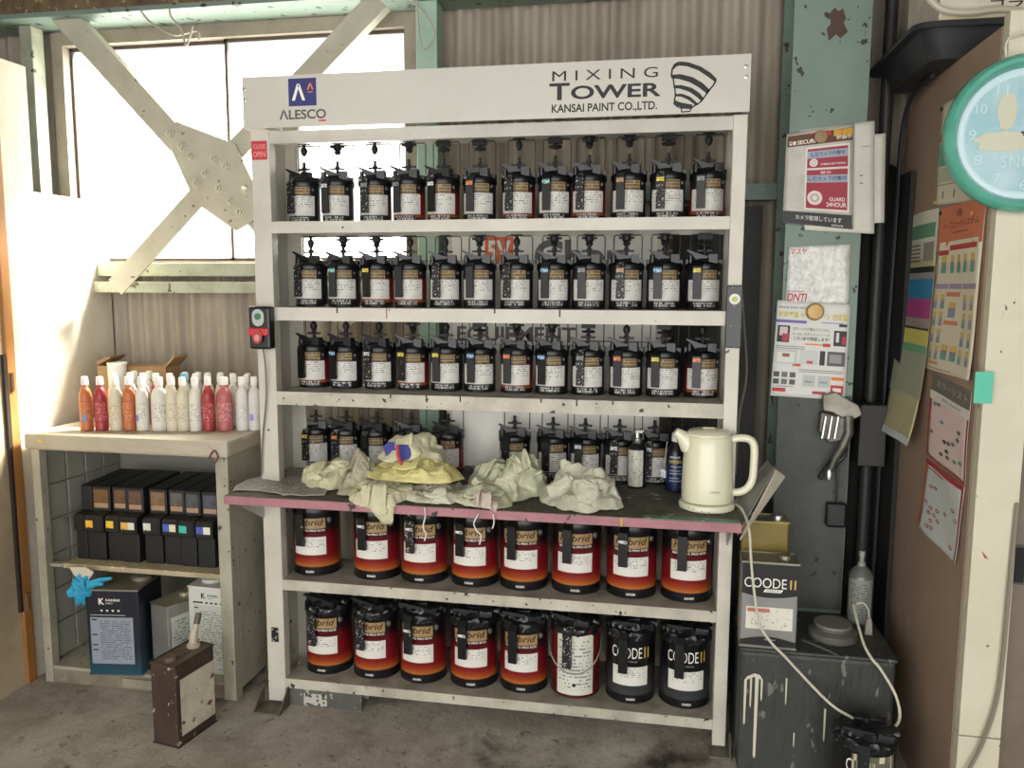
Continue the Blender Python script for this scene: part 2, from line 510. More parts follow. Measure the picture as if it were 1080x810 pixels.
# beams: sill girts, head beam, posts
RUST = mat('rusty brown beam', '#6f5c44', .8, dirt='#3e2f20', amt=.8, scale=14, chips='#9a8660', chip_amt=.38, chip_scale=30)
struct(MB().box(-1.85, -.42, .50, .555, 1.598, 1.655).build('trim_1', MINTL, bevel=.004), 'pale painted ledge under the window', 'ledge')
struct(MB().box(-1.85, -.40, .47, .55, 1.527, 1.575).build('trim_2', MINTL, bevel=.004), 'chipped pale mint girt below the window ledge', 'beam')
tb = MB().box(-2.9, 3.0, .40, .56, 2.664, 2.84)
struct(tb.build('trim_3', RUST), 'rusty brown beam over the window', 'beam')
struct(MB().box(-2.9, 3.0, .38, .58, 2.645, 2.664).build('trim_4', MINT), 'mint painted flange under the rusty beam', 'beam')
struct(MB().box(.45, 3.0, .53, .59, 1.885, 1.945).build('trim_5', MINT), 'mint horizontal girt between rack and column', 'beam')
post = tag(MB().box(-.387, -.302, .46, .545, 0, 2.645).build('steel_post', mat('mint post paint', '#a3bfae', .5, dirt='#6f8073', amt=.5, scale=6), bevel=.004),
           'mint green square steel post standing behind the rack', 'post')
tag(MB().box(-2.128, -2.068, .46, .53, 0, 2.645).build('steel_post', MINTL, bevel=.004), 'pale green post at the far left above the partition', 'post')

# cross brace with gusset plate
br = tag(empty('cross_brace', (-1.26, .43, 2.02)), 'beige steel cross brace with bolted diamond gusset in front of the window', 'brace')
def bar(p, q, w, y0, y1, name='brace_bar'):
    p = Vector(p); q = Vector(q); d = (q - p).normalized(); n = Vector((-d.y, d.x)) * w / 2
    pl = [(p + n), (q + n), (q - n), (p - n)]
    m = MB().prism([tuple(a) for a in pl], y0, y1, 'Y')
    n2 = n * .86
    m.prism([tuple(a) for a in (p + n, q + n, q + n2, p + n2)], y1, y1 + .045, 'Y')
    return m.build(name, BRACE, br)
bar((-.68, .70), (-.13, .12), .098, -.008, -.002)          # to the upper left
bar((.74, .63), (.10, .06), .085, -.008, -.002)            # to the upper right
bar((-.45, -.47), (-.02, -.07), .085, -.008, -.002)        # to the lower left
bar((.60, -.62), (.12, -.10), .085, -.008, -.002)          # to the lower right, behind the rack
gp = [(-.185, .155), (-.125, .20), (.13, .105), (.21, -.06), (.20, -.20), (.12, -.24), (-.055, -.125)]
MB().prism(gp, -.020, -.009, 'Y').build('gusset_plate', BRACE, br, bevel=.002)
BOLT = mat('painted bolt', '#bcb9a8', .45, .2)
for x, z in ((-.155, .15), (-.105, .10), (-.065, .06), (.035, .045), (-.005, -.01), (-.045, -.05), (.055, -.07), (.10, -.12), (.14, -.165), (.165, -.075), (.085, .015)):
    m = MB().lathe([(.021, 0), (.021, .004), (.0155, .0045), (.0155, .015), (.008, .0155), (.008, .026)], 6, (0, 0, 0), M=Matrix.Translation((x, -.020, z)) @ Matrix.Rotation(math.pi / 2, 4, 'X'))
    m.build('bolt', BOLT, br)
# loose wires at the top of the window
def cable(name, pts, r, m, label=None, cat='cable', n=6, parent=None, res=6):
    P = [Vector(p) for p in pts]; out = []
    for i in range(len(P) - 1):
        p0 = P[max(i - 1, 0)]; p1 = P[i]; p2 = P[i + 1]; p3 = P[min(i + 2, len(P) - 1)]
        for k in range(res):
            t = k / res
            out.append(0.5 * ((2 * p1) + (p2 - p0) * t + (2 * p0 - 5 * p1 + 4 * p2 - p3) * t * t + (3 * p1 - p0 - 3 * p2 + p3) * t ** 3))
    out.append(P[-1])
    o = MB().tube(out, r, n).build(name, m, parent, smooth=True)
    if label: tag(o, label, cat)
    return o
WIRE = mat('pale bare wire', '#a39c8b', .5)
cable('wire', [(-1.50, .385, 2.645), (-1.46, .382, 2.60), (-1.36, .38, 2.545), (-1.26, .38, 2.555), (-1.25, .38, 2.52)], .004, WIRE, 'thin pale wire dangling from the beam over the window', 'wire')
cable('wire', [(-1.37, .375, 2.645), (-1.36, .37, 2.61), (-1.32, .37, 2.56), (-1.30, .37, 2.50), (-1.27, .37, 2.57)], .004, WIRE, 'second pale wire with a twisted end over the window', 'wire')
cable('wire', [(-.40, .44, 2.645), (-.33, .425, 2.57), (-.30, .42, 2.50), (-.35, .42, 2.46), (-.37, .42, 2.645)], .003, WIRE, 'thin wire looped on the mint post above the rack', 'wire')

# steel H column on the right
colm = tag(empty('steel_column', (1.10, .25, 0)), 'chipped mint green steel H column right of the rack', 'column')
MB().box(-.122, .122, 0, .014, 0, 3.05).build('front_flange', MINT, colm)
MB().box(-.006, .006, .014, .25, 0, 3.05).build('web', MINT, colm)
MB().box(-.122, .122, .25, .264, 0, 3.05).build('rear_flange', MINT, colm)
MB().box(-.122, .119, -.006, -.0005, 0.425, 1.19).build('lower_plate', mat('flaking dark grey paint', '#464a45', .6, dirt='#2e302c', amt=.6, scale=9, chips='#22231f', chip_amt=.30, chip_scale=24, bump=.25), colm)
MB().prism([(-.012, 2.452), (.004, 2.470), (.016, 2.458), (.030, 2.466), (.040, 2.435), (.034, 2.420), (.048, 2.392), (.026, 2.372), (.012, 2.386), (-.010, 2.366), (-.018, 2.405), (-.006, 2.42)], -.0015, -.0003, 'Y').build('bare_rust_patch', mat('bare rust', '#4a372d', .7), colm)
# conduit behind the column
PIPE = mat('dark conduit', '#33322f', .5)
tag(MB().tube([(1.325, .44, 0), (1.325, .44, 3.0)], .022, 10).build('conduit_pipe', PIPE, smooth=True), 'dark vertical conduit pipe between column and plywood panel', 'pipe')
tag(MB().box(1.27, 1.36, .33, .415, .93, 1.15).build('junction_box', PIPE, bevel=.004), 'dark junction box in the gap behind the column', 'box')

m = MB(); m.grid(lambda u, v: (1.228 + u * .16 + .01 * math.sin(v * 3), .50 + .012 * math.sin(u * 9 + v), .02 + v * (1.93 + .06 * math.sin(u * 2.5))), 10, 12)  # black sheet added to darken the gap between column and plywood
o = m.build('dark_sheet', mat('gap-darkening black sheet', '#141312', .8), smooth=True); md = o.modifiers.new('thick', 'SOLIDIFY'); md.thickness = .004
tag(o, 'gap-darkening black sheet added behind the conduit between column and plywood', 'sheet')

# ================================================================== the mixing rack
rack = tag(empty('mixing_rack', (0, 0, 0)), 'tall white steel paint mixing rack with shelves and lettered header', 'rack')
SH = {'s1': (1.741, 1.781), 's2': (1.437, 1.483), 's3': (1.136, 1.184), 's5': (.447, .486), 's6': (.068, .104)}
XL, XR = -.776, .776
MB().box(-.845, XL, 0, .045, .012, 2.092).build('post', RACKW, rack, bevel=.003)
MB().box(XR, .82, 0, .045, .012, 2.092).build('post', RACKW, rack, bevel=.003)
MB().box(-.84, XL, .235, .270, .012, 2.20).build('post', RACKW, rack, bevel=.003)
MB().box(XR, .82, .235, .270, .012, 2.20).build('post', RACKW, rack, bevel=.003)
for x0, x1 in ((-.838, -.832), (.812, .818)):
    MB().box(x0, x1, .045, .235, .86, 2.08).build('side_panel', RACKG, rack)
    MB().box(x0, x1, .045, .235, .06, .81).build('side_panel', RACKLOW, rack)
hd = MB().box(-.852, .820, -.032, -.028, 2.092, 2.262).box(-.852, .820, -.028, .270, 2.255, 2.262)
hd.box(-.852, -.848, -.028, .270, 2.092, 2.255).box(.816, .820, -.028, .270, 2.092, 2.255)
header = hd.build('header', mat('header enamel', '#c3c0b6', .4, dirt='#a19d90', amt=.3, scale=2.5), rack)
for x, z in ((-.843, 2.222), (-.843, 2.185), (.805, 2.225), (.807, 2.195)):
    MB().lathe([(.006, 0), (.006, .002), (.003, .003)], 8, M=Matrix.Translation((x, -.032, z)) @ Matrix.Rotation(math.pi / 2, 4, 'X')).build('screw', CHROME, header)
tbm = MB().box(XL, XR, .004, .03, 2.046, 2.088).box(XL, XR, .03, .265, 2.074, 2.082)
tbm.build('top_beam', RACKG, rack)
shelves = {}
for k_, (z0, z1) in SH.items():
    low = k_ in ('s5', 's6')
    s_ = MB().box(XL, XR, 0, .004, z0, z1).box(XL, XR, .004, .265, z1 - .006, z1, 1).box(XL, XR, .004, .03, z0, z0 + .003)
    s_.box(XL, XR, .261, .265, z0, z1 - .006)
    shelves[k_] = s_.build('shelf', [RACKLOW if low or k_ == 's3' else RACKW, SHELFTOP], rack)
# black paint runs on the shelf edges
for k_, xs_ in (('s2', (-.54, .02, .24)), ('s3', (-.35, -.22, -.1, .18, .3, .42))):
    for x in xs_:
        zt = SH[k_][1]
        MB().box(x - .0025, x + .0025, -.001, 0.0, zt - R.uniform(.012, .03), zt).build('paint_run', INK, shelves[k_])
MB().box(-.3615, -.3585, -.0012, 0, 1.447, 1.483).build('paint_run', mat('red ink', '#8e1f22', .5), shelves['s2'])
# feet
ft = mat('grimy foot steel', '#6d685c', .6, .3, dirt='#34312b', amt=.7, scale=12)
MB().box(-.865, -.762, -.085, .0, 0, .008).prism([(-.085, .008), (0, .008), (0, .075)], -.865, -.860, 'X').prism([(-.085, .008), (0, .008), (0, .075)], -.767, -.762, 'X').build('foot', ft, rack)
MB().box(.765, .835, -.06, .0, 0, .008).prism([(-.06, .008), (0, .008), (0, .06)], .830, .835, 'X').build('foot', ft, rack)
MB().box(-.825, -.797, -.003, -.0005, .245, .30).build('slot_plate', BLACKSP, rack)

# header lettering
HY = -.0325
def hfn(x, z): return (x, HY, z)
BLUE = mat('logo blue', '#2c2c6c', .5); ORA = mat('logo orange', '#e08a2e', .5); GRYT = mat('logo grey', '#4d4a4a', .5); REDU = mat('logo red', '#c0202a', .5)
def flat_poly(mb, poly, mi=0, y=HY): mb.quad([(a, y, c) for a, c in poly], mi); return mb
lg = MB().box(-.684, -.584, HY + .0001, HY + .0004, 2.160, 2.250)
logo = lg.build('logo_square', BLUE, header)
m = MB()
yb = HY - .0004
put_text(m, 'Λ', -.672, -.624, 2.178, 2.232, lambda x, z: (x, yb, z), 0, bold=.03)
put_text(m, 'Λ', -.617, -.594, 2.212, 2.234, lambda x, z: (x, yb, z), 1, bold=.03)
m.box(-.614, -.597, yb, yb + .0002, 2.203, 2.206, 1)
m.build('logo_mark', [WHITEP, ORA], logo)
m = MB(); put_text(m, 'ΛLESCO', -.719, -.551, 2.117, 2.150, hfn, 0, bold=.025)
m.box(-.578, -.552, HY - .0002, HY + .0003, 2.108, 2.113, 1)
m.build('lettering', [GRYT, REDU], header)
m = MB(); put_text(m, 'MIXING', .212, .542, 2.205, 2.236, hfn, space=1.55, bold=.0); m.build('lettering', INK, header)
m = MB(); put_text(m, 'T', .203, .268, 2.147, 2.199, hfn, bold=.022)
put_text(m, 'OWER', .272, .553, 2.147, 2.189, hfn, bold=.024); m.build('lettering', INK, header)
m = MB(); put_text(m, 'KANSAI PAINT CO.,LTD.', .211, .542, 2.104, 2.134, hfn, bold=.022); m.build('lettering', INK, header)
def ribbon(mb, pts, ws, mi=0):
    P = [Vector((.585 + (560 + a * .2037 - 709) * .00289, 2.241 - (60 + b * .2037 - 70) * .0029)) for a, b in pts]
    W = [w * .2037 * .0029 / 2 * 1.3 for w in (ws if isinstance(ws, (list, tuple)) else [ws] * len(P))]
    for i in range(len(P) - 1):
        d = (P[i + 1] - P[i]).normalized(); n = Vector((-d.y, d.x))
        e = d * .0006
        a, b = P[i] - e, P[i + 1] + e
        flat_poly(mb, [tuple(a - n * W[i]), tuple(b - n * W[i + 1]), tuple(b + n * W[i + 1]), tuple(a + n * W[i])], mi, HY)
m = MB()
for pts, w in (([(735, 72), (745, 55), (765, 46), (810, 52), (870, 75), (920, 108), (955, 138)], [8, 14, 16, 16, 17, 18, 14]),
               ([(732, 68), (728, 110)], 7), ([(957, 138), (945, 162), (916, 196)], 7),
               ([(729, 111), (770, 112), (830, 130), (880, 160), (920, 195)], [14, 19, 22, 22, 18]),
               ([(738, 120), (744, 160)], 6), ([(918, 196), (890, 234)], 6),
               ([(742, 162), (780, 165), (830, 182), (870, 210), (892, 235)], [11, 15, 18, 18, 13]),
               ([(748, 168), (751, 205)], 6), ([(890, 236), (864, 258)], 6),
               ([(750, 205), (785, 207), (825, 225), (862, 256)], [9, 12, 14, 11]),
               ([(751, 208), (747, 238)], 6), ([(746, 240), (775, 258), (838, 268)], [16, 24, 18]),
               ([(862, 256), (840, 270)], 6), ([(838, 272), (828, 290), (786, 292), (784, 272)], 5)):
    ribbon(m, pts, w)
m.build('spiral_logo', INK, header)

# small red sticker, controller boxes
REDS = mat('red sticker', '#b8323c', .5)
m = MB().box(-.842, -.784, -.0012, 0, 1.992, 2.056)
st = m.build('red_sticker', REDS, rack)
m = MB(); put_text(m, 'CLOSE', -.835, -.79, 2.030, 2.044, lambda x, z: (x, -.0016, z)); put_text(m, 'OPEN', -.835, -.79, 2.002, 2.020, lambda x, z: (x, -.0016, z)); m.build('lettering', mat('faded pink ink', '#e0a0a0', .5), st)
ctl = MB().box(-.852, -.772, -.045, -.001, 1.337, 1.487).build('controller', BLACK, rack, bevel=.008)
def pill(x, z0, z1, w, n=10):
    r = w / 2; p = []
    for i in range(n + 1): a = math.pi * i / n; p.append((x + r * math.cos(a), z1 - r + r * math.sin(a)))
    for i in range(n + 1): a = math.pi + math.pi * i / n; p.append((x + r * math.cos(a), z0 + r + r * math.sin(a)))
    return p
MB().prism(pill(-.814, 1.418, 1.478, .044), -.048, -.0455, 'Y').build('face_plate', mat('pale control plate', '#aeb3ae', .5), ctl)
MB().prism([(-.814 + .012 * math.cos(a * .524), 1.452 + .012 * math.sin(a * .524)) for a in range(12)], -.052, -.048, 'Y').build('button', mat('green button', '#2f6a50', .4), ctl)
MB().box(-.850, -.776, -.053, -.0455, 1.385, 1.412).build('red_switch', mat('red switch', '#c22a2c', .4), ctl, bevel=.004)
MB().prism([(-.814 + .019 * math.cos(a * .524), 1.383 + .026 * math.sin(a * .524)) for a in range(12)], -.058, -.053, 'Y').build('switch_dial', mat('red dial', '#a83136', .4), ctl)
MB().prism([(-.814 + .010 * math.cos(a * .524), 1.378 + .012 * math.sin(a * .524)) for a in range(12)], -.060, -.058, 'Y').build('dial_cap', mat('pink dial cap', '#c98888', .4), ctl)
cable('cord', [(-.812, -.02, 1.338), (-.806, -.018, 1.26), (-.812, -.012, 1.15), (-.832, -.01, 1.0), (-.838, -.01, .88)], .003, mat('grey cord', '#6b6a63', .5), parent=ctl)
ct2 = MB().box(.772, .822, -.022, -.001, 1.368, 1.565).build('switch_box', BLACKSP2, rack, bevel=.003)
MB().lathe([(.017, 0), (.017, .003), (.012, .0035), (.011, .001)], 16, M=Matrix.Translation((.797, -.0215, 1.522)) @ Matrix.Rotation(math.pi / 2, 4, 'X')).build('button_ring', mat('white ring', '#d8d8d4', .3), ct2, smooth=True)
MB().lathe([(.009, 0), (.008, .004)], 12, M=Matrix.Translation((.797, -.0215, 1.522)) @ Matrix.Rotation(math.pi / 2, 4, 'X')).build('button', mat('yellow green button', '#a8b04a', .4), ct2, smooth=True)

# worktop
PINK = mat('dusty pink edge', '#a46f76', .5, dirt='#6e474c', amt=.5, scale=9, chips='#2e2326', chip_amt=.335, chip_scale=22)
WT = .85
wt = tag(empty('worktop', (0, 0, .815)), 'paint-crusted worktop with a dusty pink front edge on the rack', 'worktop')
TOPM = mat('paint-crusted worktop', '#5d594d', .7, dirt='#26231d', amt=.9, scale=9, chips='#a9a48f', chip_amt=.33, chip_scale=22, bump=.5, bump_scale=40)
MB().box(-.875, .826, -.205, .362, .004, .035).build('board', TOPM, wt)
MB().box(-.875, .826, -.210, -.205, .006, .034).build('pink_edge', PINK, wt)
m = MB()
m.prism([(-.19, 0.004), (.0, 0.004), (.0, -.10)], -.843, -.838, 'X'); m.build('bracket', RACKG, wt)
m = MB(); m.prism([(-.19, 0.004), (.0, 0.004), (.0, -.10)], .800, .805, 'X'); m.build('bracket', RACKG, wt)
# green strip under the kettle end
MB().box(.53, .822, -.207, -.172, .035, .0370).build('green_tape', mat('flaking green tape', '#5f8f73', .6, dirt='#3a4a3c', amt=.8, scale=14, chips='#8aa58f', chip_amt=.35, chip_scale=30), wt)
MB().box(.462, .470, -.212, -.210, .006, .034).build('yellow_chip', mat('yellow chip', '#b8953a', .5), wt)

# grey block under the rack
gb = tag(empty('steel_channel', (-.62, .05, 0)), 'chipped grey steel channel lying under the left end of the bottom shelf', 'channel')
GBM = mat('chipped grey block', '#5a5a55', .6, dirt='#33322e', amt=.5, scale=10, chips='#a09e92', chip_amt=.36, chip_scale=38)
MB().box(-.14, .14, -.045, -.040, 0, .066).box(-.14, .14, -.04, .045, .060, .066).box(-.14, .14, .04, .045, 0, .06).build('channel_body', GBM, gb)
MB().box(-.085, .005, -.0475, -.0455, .008, .052).build('label_plate', mat('scratched label', '#b5b3a8', .6, chips='#3b3a36', chip_amt=.42, chip_scale=60), gb)

# sign board leaning behind the rack
SIGN = mat('sign panel white', '#ebe8e0', .5, dirt='#a09c90', amt=.4, scale=3)
sg = tag(empty('sign_board', (.165, .370, .86)), 'white sign board with grey lettering standing behind the mixing rack', 'sign')
MB().box(-.39, .385, 0, .02, 0, .90).build('panel', SIGN, sg)
for x0 in (-.412, .385): MB().box(x0, x0 + .022, -.004, .024, 0, .9).build('frame_side', mat('sign frame', '#c4bfb1', .5), sg)
SGR = mat('sign grey letters', '#5d5b58', .5); SOR = mat('sign orange', '#e0622e', .5)
fn = lambda x, z: (x, -.0006, z)
MB().prism([(-.26, .785), (-.15, .785), (-.15, .885), (-.26, .885)], -.0006, 0, 'Y', 0).build('logo_block', SOR, sg)
m = MB(); put_text(m, '5V', -.25, -.16, .795, .872, lambda x, z: (x, -.001, z), bold=.03); m.build('logo_letters', WHITEP, sg)
m = MB(); put_text(m, 'Cher', -.070, .265, .745, .875, fn, bold=.03); m.build('lettering', SGR, sg)
m = MB(); put_text(m, 'EQUIPMENT', -.37, .09, .480, .548, fn, bold=.025); m.build('lettering', SGR, sg)
MB().box(.11, .37, -.0008, 0, .495, .499).build('rule_line', SGR, sg)
# dark board behind the right end of the rack
tag(MB().box(.62, .93, .50, .53, 0, 1.86).build('backing_board', mat('dark board', '#33322f', .7, dirt='#1f1e1b', amt=.6, scale=5)), 'dark upright board behind the right end of the rack', 'board')

# ------------------------------------------------------------------ drive couplings and wire guides on the rack
def coupling_mesh(kind):
    m = MB().box(-.020, .020, -.010, .010, -.004, 0)
    if kind == 0:
        m.lathe([(.006, -.004), (.006, -.012), (.011, -.016), (.013, -.026), (.010, -.036), (.005, -.044)], 10)
    elif kind == 1:
        m.lathe([(.008, -.004), (.016, -.008), (.016, -.022), (.010, -.028), (.014, -.032), (.008, -.042)], 10)
        m.box(-.026, .026, -.006, .006, -.018, -.010)
    else:
        m.box(-.024, .024, -.012, .012, -.022, -.004).box(-.014, .014, -.016, -.010, -.018, -.008)
        m.lathe([(.007, -.022), (.007, -.042)], 8)
        m.lathe([(.022, -.030), (.024, -.034), (.022, -.038)], 12)
    return m.mesh('coupling', BLACKM, True, 35)
def guide_mesh():
    m = MB().tube([(.004, .03, -.003), (.046, .03, -.003), (.052, .03, -.010), (.052, .03, -.115)], .0022, 6)
    m.tube([(.004, .03, -.003), (-.040, .03, -.003), (-.045, .03, -.010), (-.045, .03, -.115)], .0022, 6)
    return m.mesh('wire_guide', DSTEEL, smooth=True)
COUP = [coupling_mesh(i) for i in range(3)]; GUIDE = guide_mesh()
def drive(x, y, z):
    obj_of('coupling', COUP[R.choice((0, 1, 2, 1, 2)) if x > -.4 else R.choice((0, 0, 1))], rack, (x, y, z)); obj_of('wire_guide', GUIDE, rack, (x, y, z))

# ================================================================== mixing tins
ROW1 = [-0.727, -0.598, -0.457, -0.328, -0.202, -0.071, 0.069, 0.196, 0.314, 0.45, 0.581, 0.712]
ROW2 = [-0.71, -0.583, -0.455, -0.328, -0.197, -0.071, 0.063, 0.196, 0.319, 0.447, 0.576, 0.709]
ROW3 = [-0.707, -0.579, -0.449, -0.321, -0.195, -0.071, 0.065, 0.192, 0.32, 0.453, 0.58, 0.712]
ROW4 = [-0.758, -0.631, -0.506, -0.368, -0.22, 0.038, 0.183, 0.304, 0.43, 0.557, 0.7]
RS = .0535
TIN_BLACK = zramp('tin black print', [(0, '#15151a'), (.02, '#17171c'), (.028, '#202028'), (.146, '#17171d')])
TIN_RED = zramp('tin red print', [(0, '#131217'), (.018, '#17141a'), (.0205, '#9c5c2a'), (.030, '#7c181c'), (.098, '#5e1218'), (.112, '#1a1418'), (.146, '#16141a')])
LABELP = printed('tin paper label', '#cdcbc5', '#4a4a50', rows=9, cols=22, density=.47, row_fill=.42, bottom=.45, top=.95, grime='#a9a599')
GOLDP = printed('tin gold plate', '#a08a63', '#4a3b26', rows=3, cols=16, density=.62, row_fill=.7, left=.02, right=.98, top=1, bottom=0)
BASEP = printed('tin base print', '#17171c', '#cfcfca', rows=1.6, cols=22, density=.52, row_fill=.8, left=.0, right=1.0, top=1, bottom=0)
def tin_meshes():
    d = {}
    d['tin_body'] = MB().lathe([(.050, 0), (.0535, .002), (.0535, .006), (.052, .007), (.0525, .012), (.0525, .122), (.0535, .124), (.0535, .128), (.050, .128)], 28).mesh('tin_body', TIN_BLACK, True)
    d['label'] = MB().patch(.0527, -58, 62, .026, .088, 12).mesh('label', LABELP)
    d['gold_plate'] = MB().patch(.0527, -32, 44, .090, .117, 7).mesh('gold_plate', GOLDP)
    d['base_print'] = MB().patch(.0527, -34, 40, .009, .022, 7).mesh('base_print', BASEP)
    d['stud'] = MB().lathe([(.005, 0), (.004, .003), (.001, .004)], 8, M=Matrix.Rotation(rad(56), 4, 'Z') @ Matrix.Translation((0, -.053, .108)) @ Matrix.Rotation(math.pi / 2, 4, 'X')).mesh('stud', CHROME, True)
    m = MB().lathe([(.0545, .116), (.0560, .119), (.0560, .132), (.053, .138), (.044, .142), (.040, .152), (.030, .156)], 24)
    m.box(-.0545, -.040, -.012, .012, .134, .152).box(.040, .0545, -.012, .012, .134, .150)
    m.box(.014, .040, -.040, -.012, .138, .168).box(-.012, .012, -.020, .020, .15, .164)
    m.lathe([(.008, .138), (.008, .166), (.005, .168)], 10, (-.040, -.018, 0))
    d['lid'] = m.mesh('lid', BLACK, True, 35)
    d['lever'] = MB().prism([(.006, .150), (.012, .160), (-.020, .172), (-.050, .184), (-.052, .180), (-.034, .166), (-.024, .150)], -.034, -.024, 'Y').mesh('lever', BLACK)
    m = MB().lathe([(.0055, .150), (.0055, .188), (.009, .192), (.009, .198), (.0055, .202), (.0055, .222)], 10)
    m.box(-.023, .023, -.0045, .0045, .186, .194)
    d['agitator'] = m.mesh('agitator', BLACKM, True, 35)
    Mx = Matrix.Rotation(rad(-17), 4, 'Z')
    m = MB().box(-.0125, .0125, -.070, -.062, .032, .126, M=Mx)
    m.prism([(-.070, .126), (-.062, .122), (-.050, .128), (-.046, .142), (-.058, .140)], -.0125, .0125, 'X', M=Mx)
    m.box(-.008, .008, -.062, -.054, .036, .044, M=Mx)
    d['pour_strap'] = m.mesh('pour_strap', BLACK)
    d['sticker'] = MB().box(-.0122, .0122, -.0706, -.0699, .110, .121, M=Mx).mesh('sticker', BLACK)
    for me in d.values():
        for v in me.vertices:
            z = v.co.z
            v.co = (v.co.x * 1.10, v.co.y * 1.10, z * 1.14 if z < .128 else .146 + (z - .128) * (.86 if me.name.startswith('agi') else 1.0))
    return d
TIN = tin_meshes()
STK = {k: mat('sticker ' + k, h, .5, chips=c, chip_amt=.44, chip_scale=150) for k, h, c in (('white', '#d9d9dc', '#55555a'), ('yellow', '#e2cf58', '#7a6a20'), ('orange', '#dd8a55', '#7d4420'),
      ('green', '#2f9a86', '#d8e8e0'), ('blue', '#3f86b8', '#cfe0ea'), ('grey', '#8d8f8f', '#404244'), ('tan', '#bd9670', '#6b4f34'))}
STRAPM = {'plain': BLACK, 'grey': mat('faded black strap', '#26282b', .5), 'splat': BLACKSP, 'grime': BLACKSP2}
UNDER = {'label': 'tin_body', 'gold_plate': 'tin_body', 'base_print': 'tin_body', 'stud': 'tin_body', 'lever': 'lid', 'agitator': 'lid', 'sticker': 'pour_strap'}
UNDERB = {'label': 'can_body', 'gold_plate': 'can_body', 'lettering': 'can_body', 'small_lettering': 'can_body', 'base_lettering': 'can_body', 'stud': 'can_body', 'lever': 'lid', 'agitator': 'lid', 'sticker': 'pour_strap'}
ORD = ['first', 'second', 'third', 'fourth', 'fifth', 'sixth', 'seventh', 'eighth', 'ninth', 'tenth', 'eleventh', 'twelfth']
def tin(x, y, z, body, strap, sticker, label, group, rz=0.0):
    t = tag(empty('mixing_tin', (x, y, z), rad(rz)), label, 'paint tin', group)
    made = {}
    for nm, me in TIN.items():
        if nm == 'tin_body': me = remat(me, [TIN_RED if body == 'red' else TIN_BLACK])
        elif nm == 'pour_strap': me = remat(me, [STRAPM[strap]])
        elif nm == 'sticker':
            if not sticker: continue
            me = remat(me, [STK[sticker]])
        o = made[nm] = obj_of(nm, me, made.get(UNDER.get(nm), t))
        if nm == 'lid': o.rotation_euler = (0, 0, rad(R.uniform(-10, 10)))
    return t
rows = [(ROW1, 's1', 'top shelf', 2.072,
         ['splat|', 'grey|white', 'splat|grey', 'grey|grey', 'plain|white', 'grey|orange', 'splat|', 'plain|green', 'splat|', 'grey|tan', 'splat|yellow', 'plain|grey'],
         'bbbrrbrbrbbr'),
        (ROW2, 's2', 'second shelf', 1.741,
         ['splat|', 'grey|green', 'plain|yellow', 'grey|', 'splat|', 'grey|', 'splat|', 'grey|blue', 'plain|grey', 'splat|tan', 'plain|blue', 'plain|yellow'],
         'bbrrbbbbbbbb'),
        (ROW3, 's3', 'third shelf', 1.437,
         ['plain|', 'plain|blue', 'splat|white', 'grime|yellow', 'grey|yellow', 'plain|blue', 'grey|orange', 'plain|blue', 'splat|grey', 'grey|orange', 'plain|yellow', 'plain|orange'],
         'rbbrbbrbbbbr')]
for xs_, key, nm, zc, spec, bodies in rows:
    for i, (x, sp_, bc) in enumerate(zip(xs_, spec, bodies)):
        strap, stick = sp_.split('|')
        y = .175 + R.uniform(-.006, .006)
        lb = 'mixing tin%s, %s from left on rack %s' % (
            ' with %s strap sticker' % stick if stick else (' with splattered strap' if strap == 'splat' else ''), ORD[i], nm)
        tin(x, y, SH[key][1], 'red' if bc == 'r' else 'black', strap, stick, lb, 'mixing tins on the ' + nm, R.uniform(-5, 5))
        drive(x, .175, zc)
spec4 = ['splat|yellow', 'splat|orange', 'grime|', 'plain|', 'plain|', 'grime|', 'grime|', 'plain|white', 'splat|white', 'splat|white', 'plain|']
where4 = ['first from left on the worktop, against the rack post', 'second from left on the worktop', 'third from left on the worktop, beside the rag heap',
          'half hidden behind the topmost rag on the worktop', 'right of the topmost rag on the worktop', 'left one behind the big crumpled rag on the worktop',
          'right one behind the big crumpled rag on the worktop', 'above the rightmost rag on the worktop', 'left of the silver canister on the worktop',
          'between silver canister and dark bottle on the worktop', 'hidden mostly behind the kettle on the worktop']
for i, x in enumerate(ROW4):
    strap, stick = spec4[i].split('|')
    tin(x, .29, WT, 'red' if i in (4,) else 'black', strap, stick, 'black-lidded mixing tin, ' + where4[i], 'mixing tins on the worktop', R.uniform(-6, 6))
    drive(x, .29, 1.136)

# ------------------------------------------------------------------ large cans
BIGU = [-0.698, -0.458, -0.273, -0.082, 0.102, 0.292, 0.488, 0.679]
BIGL = [-0.657, -0.465, -0.281, -0.086, 0.104, 0.294, 0.492, 0.683]
RB = .0855
HYB = zramp('hybrid can print', [(0, '#121014'), (.034, '#141116'), (.036, '#ad6a2b'), (.050, '#98401d'), (.072, '#78131a'), (.155, '#5c0e17'), (.178, '#260a0f'), (.190, '#141014'), (.25, '#121014')], .3)
COO = zramp('coode can print', [(0, '#101012'), (.030, '#101012'), (.033, '#3b3c3e'), (.105, '#2a2b2d'), (.136, '#1e1f20'), (.139, '#101012'), (.25, '#0f0f11')], .3)
DRED = zramp('plain red can print', [(0, '#4a1612'), (.18, '#6e1c16'), (.25, '#5a1812')], .35)
BIGLAB = printed('big can label', '#d8d6cc', '#4c4c50', rows=9, cols=22, density=.45, row_fill=.4, bottom=.42, top=.92)
TALLLAB = printed('tall can label', '#cfd0c2', '#5d6a5e', rows=17, cols=20, density=.5, row_fill=.45)
BIGGOLD = mat('gold print plate', '#a3865a', .45, dirt='#6d5533', amt=.5, scale=30)
DKINK = mat('dark brown print', '#3f2d18', .5)
def wrap(Rr):
    return lambda x, z: (Rr * math.sin(x / Rr), -Rr * math.cos(x / Rr), z)
